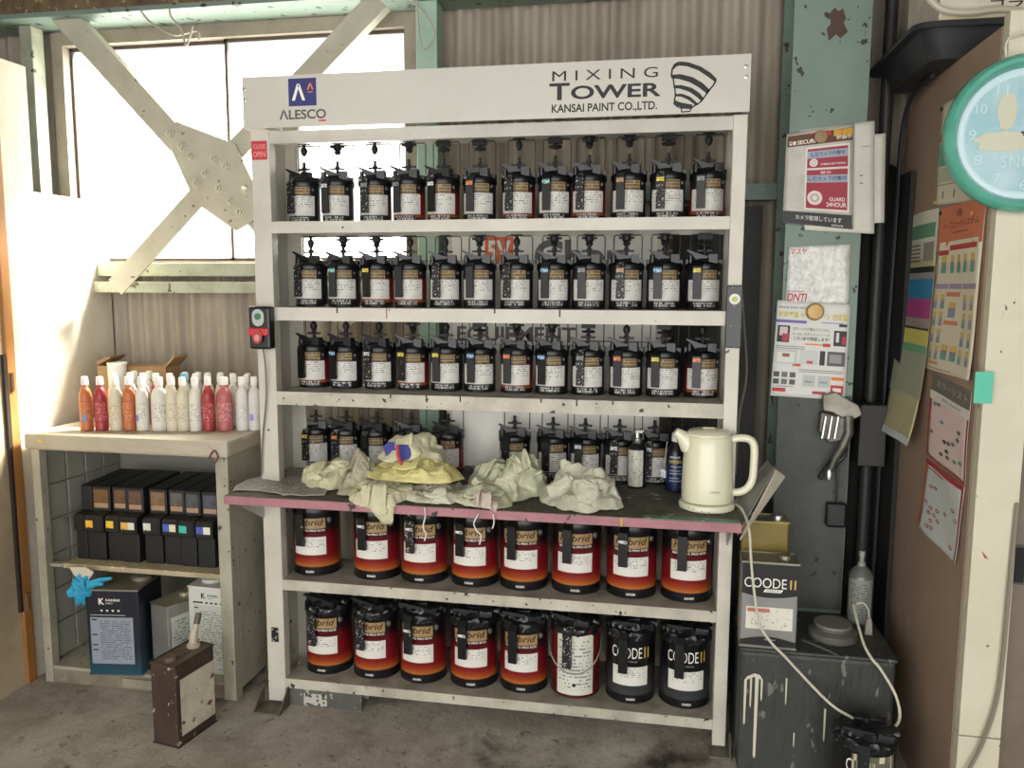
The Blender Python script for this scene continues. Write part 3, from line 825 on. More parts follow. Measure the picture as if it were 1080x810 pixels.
def big_meshes():
    d = {}
    d['can_body'] = MB().lathe([(.082, 0), (.0865, .002), (.0865, .007), (.0845, .009), (.085, .014), (.085, .196), (.0865, .199), (.0865, .205), (.080, .205)], 36).mesh('can_body', HYB, True)
    d['label'] = MB().patch(.0852, -43, 43, .066, .122, 12).mesh('label', BIGLAB)
    d['gold_plate'] = MB().patch(.0852, -42, 42, .148, .180, 10).mesh('gold_plate', BIGGOLD)
    w = wrap(.0862)
    m = MB(); put_text(m, 'Hybrid', -.056, .056, .152, .177, w, bold=.02, shear=.25); d['lettering'] = m.mesh('lettering', DKINK)
    m = MB(); put_text(m, 'RETAN PG PRO ECO', -.058, .060, .1395, .1455, wrap(.0858), bold=.02); d['small_lettering'] = m.mesh('small_lettering', WHITEP)
    m = MB(); put_text(m, 'KANSAI', -.012, .018, .010, .0175, wrap(.0862), bold=.02); d['base_lettering'] = m.mesh('base_lettering', WHITEP)
    d['stud'] = MB().lathe([(.009, 0), (.008, .004), (.002, .006)], 10, M=Matrix.Rotation(rad(52), 4, 'Z') @ Matrix.Translation((0, -.085, .172)) @ Matrix.Rotation(math.pi / 2, 4, 'X')).mesh('stud', CHROME, True)
    m = MB()
    prof = [(.0865, .190), (.0875, .194), (.0875, .214), (.084, .222), (.068, .228), (.060, .242), (.030, .246)]
    m.lathe(prof, 28)
    m.box(-.086, -.066, -.018, .018, .212, .240).box(.066, .086, -.018, .018, .212, .240)
    m.box(-.022, .022, -.034, .034, .240, .262).box(.020, .062, -.066, -.020, .220, .252)
    m.lathe([(.013, .218), (.013, .250), (.009, .254)], 10, (-.062, -.030, 0)).lathe([(.013, .218), (.013, .248), (.009, .252)], 10, (.05, .04, 0))
    d['lid'] = m.mesh('lid', BLACK, True, 35)
    d['lever'] = MB().prism([(.010, .240), (.014, .252), (-.032, .262), (-.072, .270), (-.076, .262), (-.050, .250), (-.036, .232)], -.056, -.042, 'Y').mesh('lever', BLACKM)
    m = MB().lathe([(.008, .244), (.008, .268), (.014, .270), (.014, .282), (.008, .284)], 10); m.box(-.034, .034, -.006, .006, .270, .280)
    d['agitator'] = m.mesh('agitator', BLACKM, True, 35)
    Mx = Matrix.Rotation(rad(-14), 4, 'Z')
    m = MB().box(-.0155, .0155, -.108, -.096, .098, .196, M=Mx)
    m.prism([(-.108, .196), (-.096, .190), (-.082, .200), (-.074, .222), (-.092, .218)], -.0155, .0155, 'X', M=Mx)
    m.box(-.010, .010, -.096, -.086, .104, .114, M=Mx)
    d['pour_strap'] = m.mesh('pour_strap', BLACK)
    d['sticker'] = MB().box(-.0150, .0150, -.1088, -.1079, .166, .174, M=Mx).mesh('sticker', STK['white'])
    for me in d.values():
        for v in me.vertices: v.co = (v.co.x * 1.02, v.co.y * 1.02, bigz(v.co.z))
    return d
def bigz(z): return z * 1.22 if z < .205 else .25 + (z - .205) * .68
BIG = big_meshes()
m = MB(); put_text(m, 'COODE', -.070, .042, .166, .206, wrap(.0876)); put_text(m, 'II', .050, .070, .166, .206, wrap(.0876), 1)
COOT = m.mesh('lettering', [WHITEP, mat('coode gold', '#b79a4a', .4)])
m = MB(); put_text(m, 'PREMIUM', -.008, .024, .152, .158, wrap(.0876), bold=.02); COOS = m.mesh('small_lettering', STK['grey'])
def messy(me, seed, amt):
    c = me.copy()
    for v in c.vertices:
        v.co += noise.noise_vector(v.co * 45 + Vector((seed, 0, 0))) * amt
    return c
LIDMESS = []
for s_ in range(3):
    bm = bmesh.new(); bm.from_mesh(BIG['lid']); bmesh.ops.subdivide_edges(bm, edges=bm.edges[:], cuts=1, use_grid_fill=True)
    me = bpy.data.meshes.new('lid'); bm.to_mesh(me); bm.free()
    me.materials.append(BLACKSP2)
    for v in me.vertices: v.co += noise.noise_vector(v.co * 60 + Vector((s_ * 9.1, 0, 0))) * .010
    LIDMESS.append(me)
REDL = mat('red print block', '#a23a48', .5)
def big_can(x, z, kind, strap, label, group, messy_lid=False, sticker=True, rz=0, y=.14):
    t = tag(empty('large_paint_can', (x, y, z), rad(rz)), label, 'paint can', group)
    made = {}
    for nm, me in BIG.items():
        if nm == 'can_body': me = remat(me, [{'hybrid': HYB, 'coode': COO, 'red': DRED}[kind]])
        elif nm in ('gold_plate', 'small_lettering', 'stud') and kind != 'hybrid': continue
        elif nm == 'lettering' and kind != 'hybrid': continue
        elif nm in ('label', 'base_lettering') and kind == 'red': continue
        elif nm == 'lid' and messy_lid: me = LIDMESS[int(abs(x) * 100) % 3]
        elif nm == 'pour_strap':
            if kind == 'red': me = remat(me, [BLACKSP])
            else: me = remat(me, [STRAPM[strap]])
        elif nm == 'sticker' and not sticker: continue
        o = made[nm] = obj_of(nm, me, made.get(UNDERB.get(nm), t))
        if nm == 'lid': o.rotation_euler = (0, 0, rad(R.uniform(-14, 14)))
        if nm == 'label' and kind == 'coode': o.location.z = -.014
    if kind == 'coode':
        obj_of('lettering', COOT, made['can_body']); obj_of('small_lettering', COOS, made['can_body'])
    if kind == 'red':
        MB().patch(.0870, -44, 48, .012, .232, 12).build('tall_label', TALLLAB, made['can_body'])
        m = MB().lathe([(.007, 0), (.006, .001)], 10, M=Matrix.Translation((0, -.0882, .05)) @ Matrix.Rotation(math.pi / 2, 4, 'X')); m.build('label_emblem', INK, t)
        pts = []
        for i in range(17):
            a = math.pi * i / 16
            pts.append((-.095 * math.cos(a), -.02 - .092 * math.sin(a) ** .6 - .006, .215 - .110 * math.sin(a)))
        MB().tube(pts, .0022, 6).build('bail_handle', CHROME, t, smooth=True)
    return t
for i, x in enumerate(BIGU):
    big_can(x, .486, 'hybrid', ['grime', 'plain', 'splat', 'plain', 'plain', 'plain', 'plain', 'plain'][i],
            'red and orange paint can, %s from left on the shelf under the worktop' % ORD[i], 'red cans under the worktop', sticker=i in (1, 2, 3, 6), rz=R.uniform(-4, 4))
for i, x in enumerate(BIGL):
    k_ = 'hybrid' if i < 5 else ('red' if i == 5 else 'coode')
    lb = ('red and orange paint can with crusted black lid, %s from left on the bottom shelf' % ORD[i] if i < 5 else
          ['dark red can with tall pale label and wire handle on the bottom shelf', 'black can with white lettering beside the wire-handled can on the bottom shelf', 'black can with white lettering at the right end of the bottom shelf'][i - 5])
    big_can(x, .104, k_, ['splat', 'splat', 'grime', 'plain', 'plain', 'splat', 'plain', 'plain'][i], lb, 'large cans on the bottom shelf', messy_lid=True, sticker=i in (2, 3), rz=R.uniform(-4, 4))

# ================================================================== left cabinet
CABM = mat('old cabinet paint', '#a8a492', .55, dirt='#756f5d', amt=.6, scale=5, chips='#4f4b40', chip_amt=.315, chip_scale=34)
CABT = mat('cabinet top paint', '#b3ab9a', .55, dirt='#8d8068', amt=.5, scale=4, chips='#6a604c', chip_amt=.24, chip_scale=26)
CABI = mat('cabinet lining', '#9c9b90', .6, dirt='#77756a', amt=.5, scale=6)
CX0, CX1, CY0, CY1, CT = -1.79, -.972, -.01, .50, 1.0
cab = tag(empty('open_cabinet', (-1.38, .2, 0)), 'old open-front grey cabinet with worn paint left of the rack', 'cabinet')
cab_off = Vector((1.38, -.2, 0))
def cbox(x0, x1, y0, y1, z0, z1, nm, mm, bevel=.003, par=None):
    m = MB().box(x0 + 1.38, x1 + 1.38, y0 - .2, y1 - .2, z0, z1)
    return m.build(nm, mm, par or cab, bevel=bevel)
ctop = cbox(CX0 - .012, CX1 + .012, CY0 - .02, CY1, .936, CT, 'top', CABT, .012)
cbox(CX0, CX0 + .035, CY0, CY0 + .04, .0, .936, 'front_post', CABM)
cbox(CX1 - .05, CX1, CY0, CY0 + .05, .0, .936, 'front_post', CABM)
cbox(CX0, CX0 + .006, CY0 + .04, CY1, .03, .936, 'side_panel', CABM, 0)
cbox(CX1 - .008, CX1, CY0 + .05, CY1, .03, .936, 'side_panel', CABM, 0)
cbox(CX0 + .006, CX1 - .008, CY1 - .01, CY1, .03, .936, 'back_panel', mat('cabinet back', '#8f8e86', .6), 0)
cbox(CX0 + .006, CX1 - .01, CY0 + .005, CY1 - .01, .055, .068, 'bottom_board', CABM, 0)
cbox(CX0 + .03, CX1 - .05, CY0 + .008, CY0 + .03, .0, .055, 'plinth', mat('plinth grime', '#8a8371', .6, dirt='#4c463a', amt=.8, scale=7, chips='#2f2b25', chip_amt=.3, chip_scale=20), 0)
cbox(CX0 + .34, CX0 + .62, CY0 + .0, CY0 + .008, .012, .045, 'plinth_patch', mat('plinth patch', '#9d9684', .6, dirt='#6a6454', amt=.6, scale=9), 0)
csh = cbox(CX0 + .10, CX1 - .05, CY0 + .012, CY1 - .02, .467, .487, 'shelf', mat('cabinet shelf edge', '#b0a487', .55, dirt='#7d7053', amt=.6, scale=12, chips='#d6c9a6', chip_amt=.34, chip_scale=40), .002)
cbox(CX0 + .01, CX0 + .10, CY0 + .02, CY0 + .05, .467, .480, 'shelf_bracket', CABM, .002)
for i in range(4):
    for j in range(6):
        y0 = .05 + i * .108; z0 = .08 + j * .141
        cbox(CX0 + .006, CX0 + .016, y0, y0 + .100, z0, z0 + .134, 'lining_tile', CABI, .003)
for z in (.30, .62): MB().lathe([(.007, 0), (.007, .02), (.004, .022)], 8, M=Matrix.Translation((CX0 + .016 + 1.38, .12 - .2, z)) @ Matrix.Rotation(math.pi / 2, 4, 'Y')).build('shelf_peg', CHROME, cab)
# peeled tape and yellow spot on the top edge
MB().prism([(.28, .96), (.31, .985), (.36, .975), (.39, .985), (.42, .962), (.37, .945), (.33, .948)], -.2325, -.2305, 'Y', M=Matrix.Translation((-.05, 0, 0))).build('tape_scrap', mat('old tape', '#b3ac98', .5), cab)
MB().prism([(-.36, .972), (-.35, .980), (-.335, .972), (-.345, .964)], -.2318, -.2305, 'Y').build('yellow_mark', mat('yellow mark', '#cfae4a', .5), cab)
cable('cord', [(.35, -.232, .935), (.36, -.234, .955), (.375, -.234, .965), (.385, -.234, .94), (.37, -.234, .92)], .0035, mat('maroon cord', '#6b3a3a', .5), parent=cab)

# black sample cases on the shelf
CASE = mat('black case plastic', '#17181b', .45, dirt='#2c2e31', amt=.5, scale=14)
case_x = [(-1.672, -1.624), (-1.620, -1.540), (-1.536, -1.470), (-1.468, -1.396), (-1.376, -1.300), (-1.294, -1.226), (-1.222, -1.154), (-1.150, -1.078)]
case_st = [[], ['#e8b23a'], ['#e6c23c'], ['#e3ad4a', '#d8d8c8'], ['#d5d9cf'], ['#4a64b8', '#d6d2bd'], ['#3fb8a4'], ['#4d58b0', '#dcdccd']]
case_ph = [None, '#7a5a38', '#6e5136', '#6b4a42', '#8a6f52', '#6a6660', '#5b5e62', '#5c5c6c']
case_words = ['without any sticker', 'with one orange-yellow square sticker', 'with one lemon yellow square sticker', 'with yellow and white stickers', 'with one white square sticker',
              'with blue and cream stickers', 'with one teal square sticker', 'with violet-blue and white stickers']
for i, ((x0, x1), st_, ph_) in enumerate(zip(case_x, case_st, case_ph)):
    w = x1 - x0; dy = R.uniform(-.006, .006)
    t = tag(empty('sample_case', ((x0 + x1) / 2, .05 + dy, .487)), 'black plastic sample case %s on the cabinet shelf' % case_words[i], 'case', 'black sample cases in the cabinet')
    h = w / 2 - .001
    prof = [(.012, 0), (.012, .115), (.0, .120), (.0, .172), (.006, .182), (.05, .190), (.05, .283), (.056, .288), (.30, .300), (.30, 0)]
    MB().prism(prof, -h, h, 'X').build('case_body', CASE, t, bevel=.002)
    MB().prism([(-.002, .122), (-.002, .171), (.004, .181), (.002, .183), (-.004, .173), (-.004, .122)], -h + .003, h - .003, 'X').build('front_lid', BLACKM, t)
    if ph_:
        PH = mat('case window ' + ph_, ph_, .25, dirt='#2e2a26', amt=.7, scale=20)
        MB().box(-h + .008, h - .008, .0482, .0498, .200, .274).build('sample_window', PH, t)
        MB().box(-h + .008, h - .008, .0475, .0482, .202, .220).build('window_strip', mat('strip ' + ph_, '#a5876c', .4), t)
    n = len(st_); sw = min(.032, (2 * h - .012) / max(n, 1))
    for q, hx in enumerate(st_):
        xa = -h + .006 + q * sw
        MB().box(xa, xa + sw - .001, -.0052, -.0042, .136, .164).build('sticker', mat('case sticker ' + hx, hx, .5, chips='#5a5a50', chip_amt=.33, chip_scale=120), t)

# square cans
def square_can(name, loc, rz, w, d, h, body, label, cat, front=None, topm=None, group=None, cap=(.3, 0), handle=True, rim=None):
    """a rectangular tin: bevelled body, raised rims, recessed top with cap and handle"""
    t = tag(empty(name, loc, rad(rz)), label, cat, group)
    MB().box(-w / 2, w / 2, -d / 2, d / 2, .003, h - .004).build('can_body', body, t, bevel=.006)
    rm = rim or CHROME
    for z0, z1 in ((0, .006), (h - .006, h)):
        o = .0015; m = MB()
        m.box(-w / 2 - o, w / 2 + o, -d / 2 - o, -d / 2 + .002, z0, z1).box(-w / 2 - o, w / 2 + o, d / 2 - .002, d / 2 + o, z0, z1)
        m.box(-w / 2 - o, -w / 2 + .002, -d / 2, d / 2, z0, z1).box(w / 2 - .002, w / 2 + o, -d / 2, d / 2, z0, z1)
        m.build('rim', rm, t)
    MB().box(-w / 2 + .002, w / 2 - .002, -d / 2 + .002, d / 2 - .002, h - .0045, h - .003).build('top_plate', topm or CHROME, t)
    cr = min(w, d) * .20
    MB().lathe([(cr, 0), (cr, .012), (cr * .88, .015), (cr * .5, .016)], 18, (cap[0] * w, cap[1] * d, h - .003)).build('cap', topm or CHROME, t, smooth=True)
    if handle:
        MB().tube([(-.32 * w, 0, h - .004), (-.32 * w, 0, h + .014), (-.27 * w, 0, h + .018), (-.02 * w, 0, h + .018), (.02 * w, 0, h + .014), (.02 * w, 0, h - .004)], .0025, 6).build('handle', rm, t, smooth=True)
    return t
NAVY = zramp('navy to teal can', [(0, '#2b5260'), (.02, '#234858'), (.10, '#1c2434'), (.35, '#1a1b26')], .35)
cz = .068
t = square_can('square_can', (-1.468, .055, cz), 8, .205, .19, .345, NAVY, 'navy square can with grey label block in the cabinet bottom', 'can', topm=mat('dull tin top', '#8b8574', .5, .4), handle=False, cap=(.25, .2))
fy = -.0956
def fnq(x, z): return (x, fy, z)
GLAB = printed('navy can label', '#8d939f', '#555c6a', rows=20, cols=18, density=.55, row_fill=.5, left=.22)
MB().sheet((-.088, fy, .05), (.078, fy, .05), (.078, fy, .235), (-.088, fy, .235), 0, .0005, (0, -1, 0)).build('label', GLAB, t)
m = MB()
for z in (.225, .165, .125, .105): m.box(-.082, -.062, fy - .0012, fy - .0004, z - .002, z + .003)
m.build('label_marks', INK, t)
m = MB(); put_text(m, 'K', -.052, -.030, .285, .310, fnq, bold=.04); put_text(m, 'KANSAI', -.024, .030, .298, .308, fnq, bold=.02); put_text(m, 'PAINT', -.024, .004, .287, .293, fnq)
m.build('lettering', WHITEP, t)
for k_ in range(4): MB().box(-.046 + k_ * .022, -.038 + k_ * .022, fy - .0004, fy, .258, .265).build('square_mark', WHITEP, t)
MB().box(-.086, .05, fy - .0004, fy, .243, .2445).build('rule_line', WHITEP, t)

SILV = mat('silver tin', '#a9a9a4', .35, .6, dirt='#7d7c74', amt=.4, scale=6)
t = square_can('square_can', (-1.273, .10, cz), 70, .165, .105, .275, SILV, 'plain silver square can between the two lettered cans', 'can', topm=mat('yellowed top', '#a39c80', .5, .3), handle=False, cap=(.22, 0))
MB().sheet((-.07, -.0530, .03), (.06, -.0530, .03), (.06, -.0530, .225), (-.07, -.0530, .225), 0, .0005, (0, -1, 0)).build('label', printed('silver can label', '#c3c6bf', '#6c7368', rows=16, cols=16, density=.5), t)

WHC = mat('white can paint', '#c9cbc3', .4, dirt='#a5a698', amt=.3, scale=4)
t = square_can('square_can', (-1.092, .152, cz), -2, .203, .20, .345, WHC, 'white square can with printed label at the right of the cabinet bottom', 'can', topm=WHC, handle=False, cap=(-.22, -.1), rim=WHC)
fy = -.1006
MB().sheet((-.080, fy, .035), (.088, fy, .035), (.088, fy, .272), (-.080, fy, .272), 0, .0004, (0, -1, 0)).build('label', printed('white can label', '#b9bdb4', '#6f746c', rows=24, cols=18, density=.52, row_fill=.5, left=.16), t)
m = MB(); put_text(m, 'K', -.045, -.026, .298, .320, fnq, bold=.04); put_text(m, 'KANSAI', -.018, .026, .306, .316, fnq, bold=.02); put_text(m, 'PAINT', -.018, .006, .297, .302, fnq)
for a, b_ in ((-.08, -.038), (-.028, -.016), (-.008, .004), (.012, .024), (.034, .09)): m.box(a, b_, fy - .0006, fy, .279, .285)
for z in (.258, .20, .13): m.box(-.075, -.058, fy - .0008, fy - .0004, z, z + .005)
put_text(m, 'KANSAI', .02, .07, .014, .022, fnq); m.build('lettering', INK, t)

# blue glove crumpled on the navy can
def blob(name, c, r, m, seed, rough=.35, n1=14, n2=10, par=None, fq=3.0, zmin=None):
    b = MB(); V = []
    for j in range(n2 + 1):
        th = math.pi * j / n2
        for i in range(n1):
            ph = 2 * math.pi * i / n1
            d = Vector((math.sin(th) * math.cos(ph), math.sin(th) * math.sin(ph), math.cos(th)))
            k_ = 1 + rough * noise.noise(d * fq + Vector((seed, seed * .7, 0)))
            p = Vector((d.x * r[0] * k_, d.y * r[1] * k_, d.z * r[2] * k_)) + Vector(c)
            if zmin is not None: p.z = max(p.z, zmin)
            b.v.append(tuple(p))
    for j in range(n2):
        for i in range(n1):
            i2 = (i + 1) % n1
            b.f.append((j * n1 + i, (j + 1) * n1 + i, (j + 1) * n1 + i2, j * n1 + i2)); b.m.append(0)
    return b.build(name, m, par, smooth=False)
gv = tag(empty('blue_glove', (-1.575, -.045, .40)), 'crumpled bright blue glove hanging at the navy can corner', 'glove')
BG = mat('blue nitrile', '#2f9fc6', .45, dirt='#1f7090', amt=.5, scale=30)
blob('palm', (0, 0, 0), (.046, .026, .048), BG, 3.3, .7, par=gv)
for a, b_ in (((.03, .0, .03), (.115, .02, .052)), ((.03, -.005, .02), (.085, .01, .03)), ((-.02, 0, .03), (-.01, .01, .065)), ((.0, 0, .03), (.03, .015, .06))):
    MB().tube([a, tuple((Vector(a) + Vector(b_)) / 2 + Vector((0, 0, .006))), b_], [.012, .010, .006], 6).build('finger', BG, gv)
wr = tag(empty('plastic_scrap', (-1.60, -.035, .488)), 'scrap of translucent white plastic on the cabinet shelf corner', 'scrap')
m = MB().prism([(-.03, 0), (.04, .006), (.075, -.012), (.05, -.045), (.02, -.06), (-.01, -.03)], -.004, 0, 'Y'); m.build('film', mat('cloudy film', '#c9c3b2', .4), wr)

# tin on the floor with pouring spout
BRN = mat('rusty brown tin', '#4a3a32', .5, .2, dirt='#2a201b', amt=.7, scale=9, chips='#b8ad9c', chip_amt=.30, chip_scale=34)
BRT = mat('rusty tin top', '#77685a', .5, .3, dirt='#3c3028', amt=.7, scale=14)
t = square_can('brown_tin', (-1.037, -.24, 0), 80, .188, .108, .292, BRN, 'rusty brown square tin with dirty white label on the floor', 'tin', topm=BRT, handle=False, cap=(-.30, 0), rim=BRN)
MB().sheet((-.075, -.0545, .035), (.088, -.0545, .035), (.088, -.0545, .235), (-.075, -.0545, .235), 0, .0006, (0, -1, 0)).build('label', mat('dirty white label', '#cdc5b2', .6, dirt='#9a8d76', amt=.7, scale=12, chips='#5a4636', chip_amt=.36, chip_scale=16), t)
MB().box(-.04, .02, -.02, .02, .289, .293).box(-.034, .014, -.014, .014, .293, .2945).build('top_emboss', BRT, t)
MB().lathe([(.024, 0), (.024, .010), (.018, .016)], 14, (.055, 0, .290)).build('spout_collar', mat('grubby clear plastic', '#a89f8c', .4), t, smooth=True)
MB().tube([(.055, 0, .302), (.057, 0, .330), (.067, 0, .352), (.076, 0, .37)], [.016, .015, .012, .010], 10).build('spout', mat('milky spout plastic', '#b5ab97', .4, dirt='#8a7e68', amt=.5, scale=20), t, smooth=True)
MB().tube([(.074, 0, .366), (.082, 0, .388), (.088, 0, .402)], [.011, .011, .010], 10).build('spout_tip', mat('dark spout tip', '#57504a', .5), t, smooth=True)

# bottles on top of the cabinet
def bottle_meshes():
    d = {}
    d['bottle_body'] = MB().lathe([(.024, 0), (.027, .003), (.027, .022), (.0262, .026), (.0262, .112), (.0268, .116), (.025, .130), (.018, .146), (.012, .152), (.012, .160)], 18).mesh('bottle_body', WHITEP, True)
    d['label'] = MB().patch(.0264, -85, 85, .030, .106, 12).mesh('label', WHITEP)
    d['neck'] = MB().lathe([(.0135, .154), (.0135, .162)], 14).mesh('neck', WHITEP, True)
    d['cap'] = MB().lathe([(.0145, .162), (.0150, .164), (.0145, .184), (.0125, .190), (.004, .191)], 16).mesh('cap', WHITEP, True)
    return d
BOT = bottle_meshes()
CAPW = mat('white cap plastic', '#e3e1da', .4); CAPB = mat('blue cap plastic', '#4aa0d0', .4)
BC = {'orange': ('#b8683c', '#dcb494'), 'red': ('#9c2f33', '#d8aaa4'), 'pink': ('#b06062', '#dcc4be'), 'white': ('#d6d3c9', '#6e6a66'), 'cream': ('#cfc7b0', '#6b665c'), 'pale': ('#cfcdc9', '#97938e')}
BM = {k_: (mat('bottle ' + k_, v[0], .35), printed('bottle label ' + k_, v[0], v[1], rows=16, cols=12, density=.47, row_fill=.42, left=.05, right=.95)) for k_, v in BC.items()}
def bottle(x, y, kind, label, sc=1.0, cap=CAPW, tagc=None):
    t = tag(empty('touch_up_bottle', (x, y, CT), rad(R.uniform(-25, 25))), label, 'bottle', 'small bottles on the cabinet')
    for nm, me in BOT.items():
        mm = {'bottle_body': BM[kind][0], 'label': BM[kind][1], 'neck': BM[kind][0], 'cap': cap}[nm]
        o = obj_of(nm, remat(me, [mm]), t); o.scale = (sc * .88, sc * .88, 1.10)
    if tagc: MB().patch(.0242, -24, 14, .040, .064, 5).build('price_sticker', mat('price sticker ' + tagc, tagc, .5), t)
    return t
BX = [-1.608, -1.552, -1.495, -1.446, -1.396, -1.332, -1.279, -1.236, -1.19, -1.141, -1.087, -1.022, -.978]
BY = [.076, .088, .100, .110, .118, .133, .136, .140, .150, .160, .185, .200, .215]
BK = ['orange', 'red', 'cream', 'orange', 'white', 'white', 'cream', 'cream', 'white', 'red', 'pink', 'pale', 'pale']
BL = ['orange bottle at the left end of the front bottle row', 'deep red bottle second from left in the front bottle row', 'cream bottle between the red and the inner orange bottle',
      'orange bottle fourth from left in the front bottle row', 'white bottle with a violet price sticker left of the wide white bottle', 'wide white bottle in the middle of the front bottle row',
      'cream bottle just right of the wide white bottle', 'cream bottle eighth from left in the front bottle row', 'white bottle directly left of the bright red bottle',
      'bright red bottle on the right half of the front row', 'wide pinkish red bottle right of the bright red one', 'pale bottle right of the wide pinkish bottle', 'pale bottle with violet sticker at the right end beside the rack']
for i, x in enumerate(BX):
    bottle(x, BY[i], BK[i], BL[i], 1.28 if i in (5, 10) else 1.0, tagc={0: '#6a86b0', 4: '#7d78c0', 12: '#8a86c8'}.get(i))
BX2 = [-1.60, -1.53, -1.475, -1.42, -1.361, -1.303, -1.253, -1.203, -1.15, -1.095, -1.04]
BK2 = ['white', 'pale', 'white', 'red', 'white', 'white', 'pale', 'white', 'cream', 'white', 'white']
BL2 = ['white-capped bottle at the left end of the back bottle row', 'second white-capped bottle from left in the back row', 'third white-capped bottle from left in the back row',
       'red bottle peeking out in the back bottle row', 'white bottle fifth from left in the back row', 'bottle with a blue cap in the back row', 'white bottle just right of the blue-capped one in the back row',
       'white bottle eighth from left in the back row', 'white bottle ninth from left in the back row', 'white bottle tenth from left in the back row', 'white bottle at the right end of the back row']
for i, x in enumerate(BX2):
    bottle(x, .235 + i * .004, BK2[i], BL2[i], cap=CAPB if i == 5 else CAPW)
BX3 = [-1.56, -1.50, -1.33, -1.28, -1.23, -1.18, -1.12, -1.06]
for i, x in enumerate(BX3):
    bottle(x, .31 + (i % 2) * .012, 'white' if i % 3 else 'pale', 'white-capped bottle %s from left in the rearmost bottle row by the wall' % ORD[i])
# cup and cardboard box behind the bottles
cp = tag(empty('plastic_cup', (-1.652, .33, CT)), 'white plastic cup standing behind the left bottles', 'cup')
MB().lathe([(.030, 0), (.033, .003), (.037, .23), (.039, .232), (.039, .240), (.036, .240), (.034, .234), (.030, .06), (.002, .05)], 20).build('cup_wall', CAPW, cp, smooth=True)
cb = tag(empty('cardboard_box', (-1.62, .43, CT)), 'open brown cardboard box behind the bottles under the window', 'box')
CARD = mat('brown cardboard', '#a98a62', .7, dirt='#8a6d48', amt=.4, scale=6)
MB().box(-.16, .16, -.055, -.050, .002, .22).box(-.16, .16, .045, .05, .002, .22).box(-.16, -.155, -.05, .045, .002, .22).box(.155, .16, -.05, .045, .002, .22).box(-.16, .16, -.055, .05, 0, .003).build('box_walls', CARD, cb)
MB().quad([(-.16, -.055, .22), (-.157, -.055, .22), (-.10, -.06, .262), (-.155, -.06, .24)]).prism([(-.16, .22), (-.15, .225), (-.09, .262), (-.10, .25)], -.058, .045, 'Y').build('flap', CARD, cb)
MB().prism([(.155, .22), (.16, .218), (.205, .262), (.198, .268)], -.058, .045, 'Y').build('flap', CARD, cb)

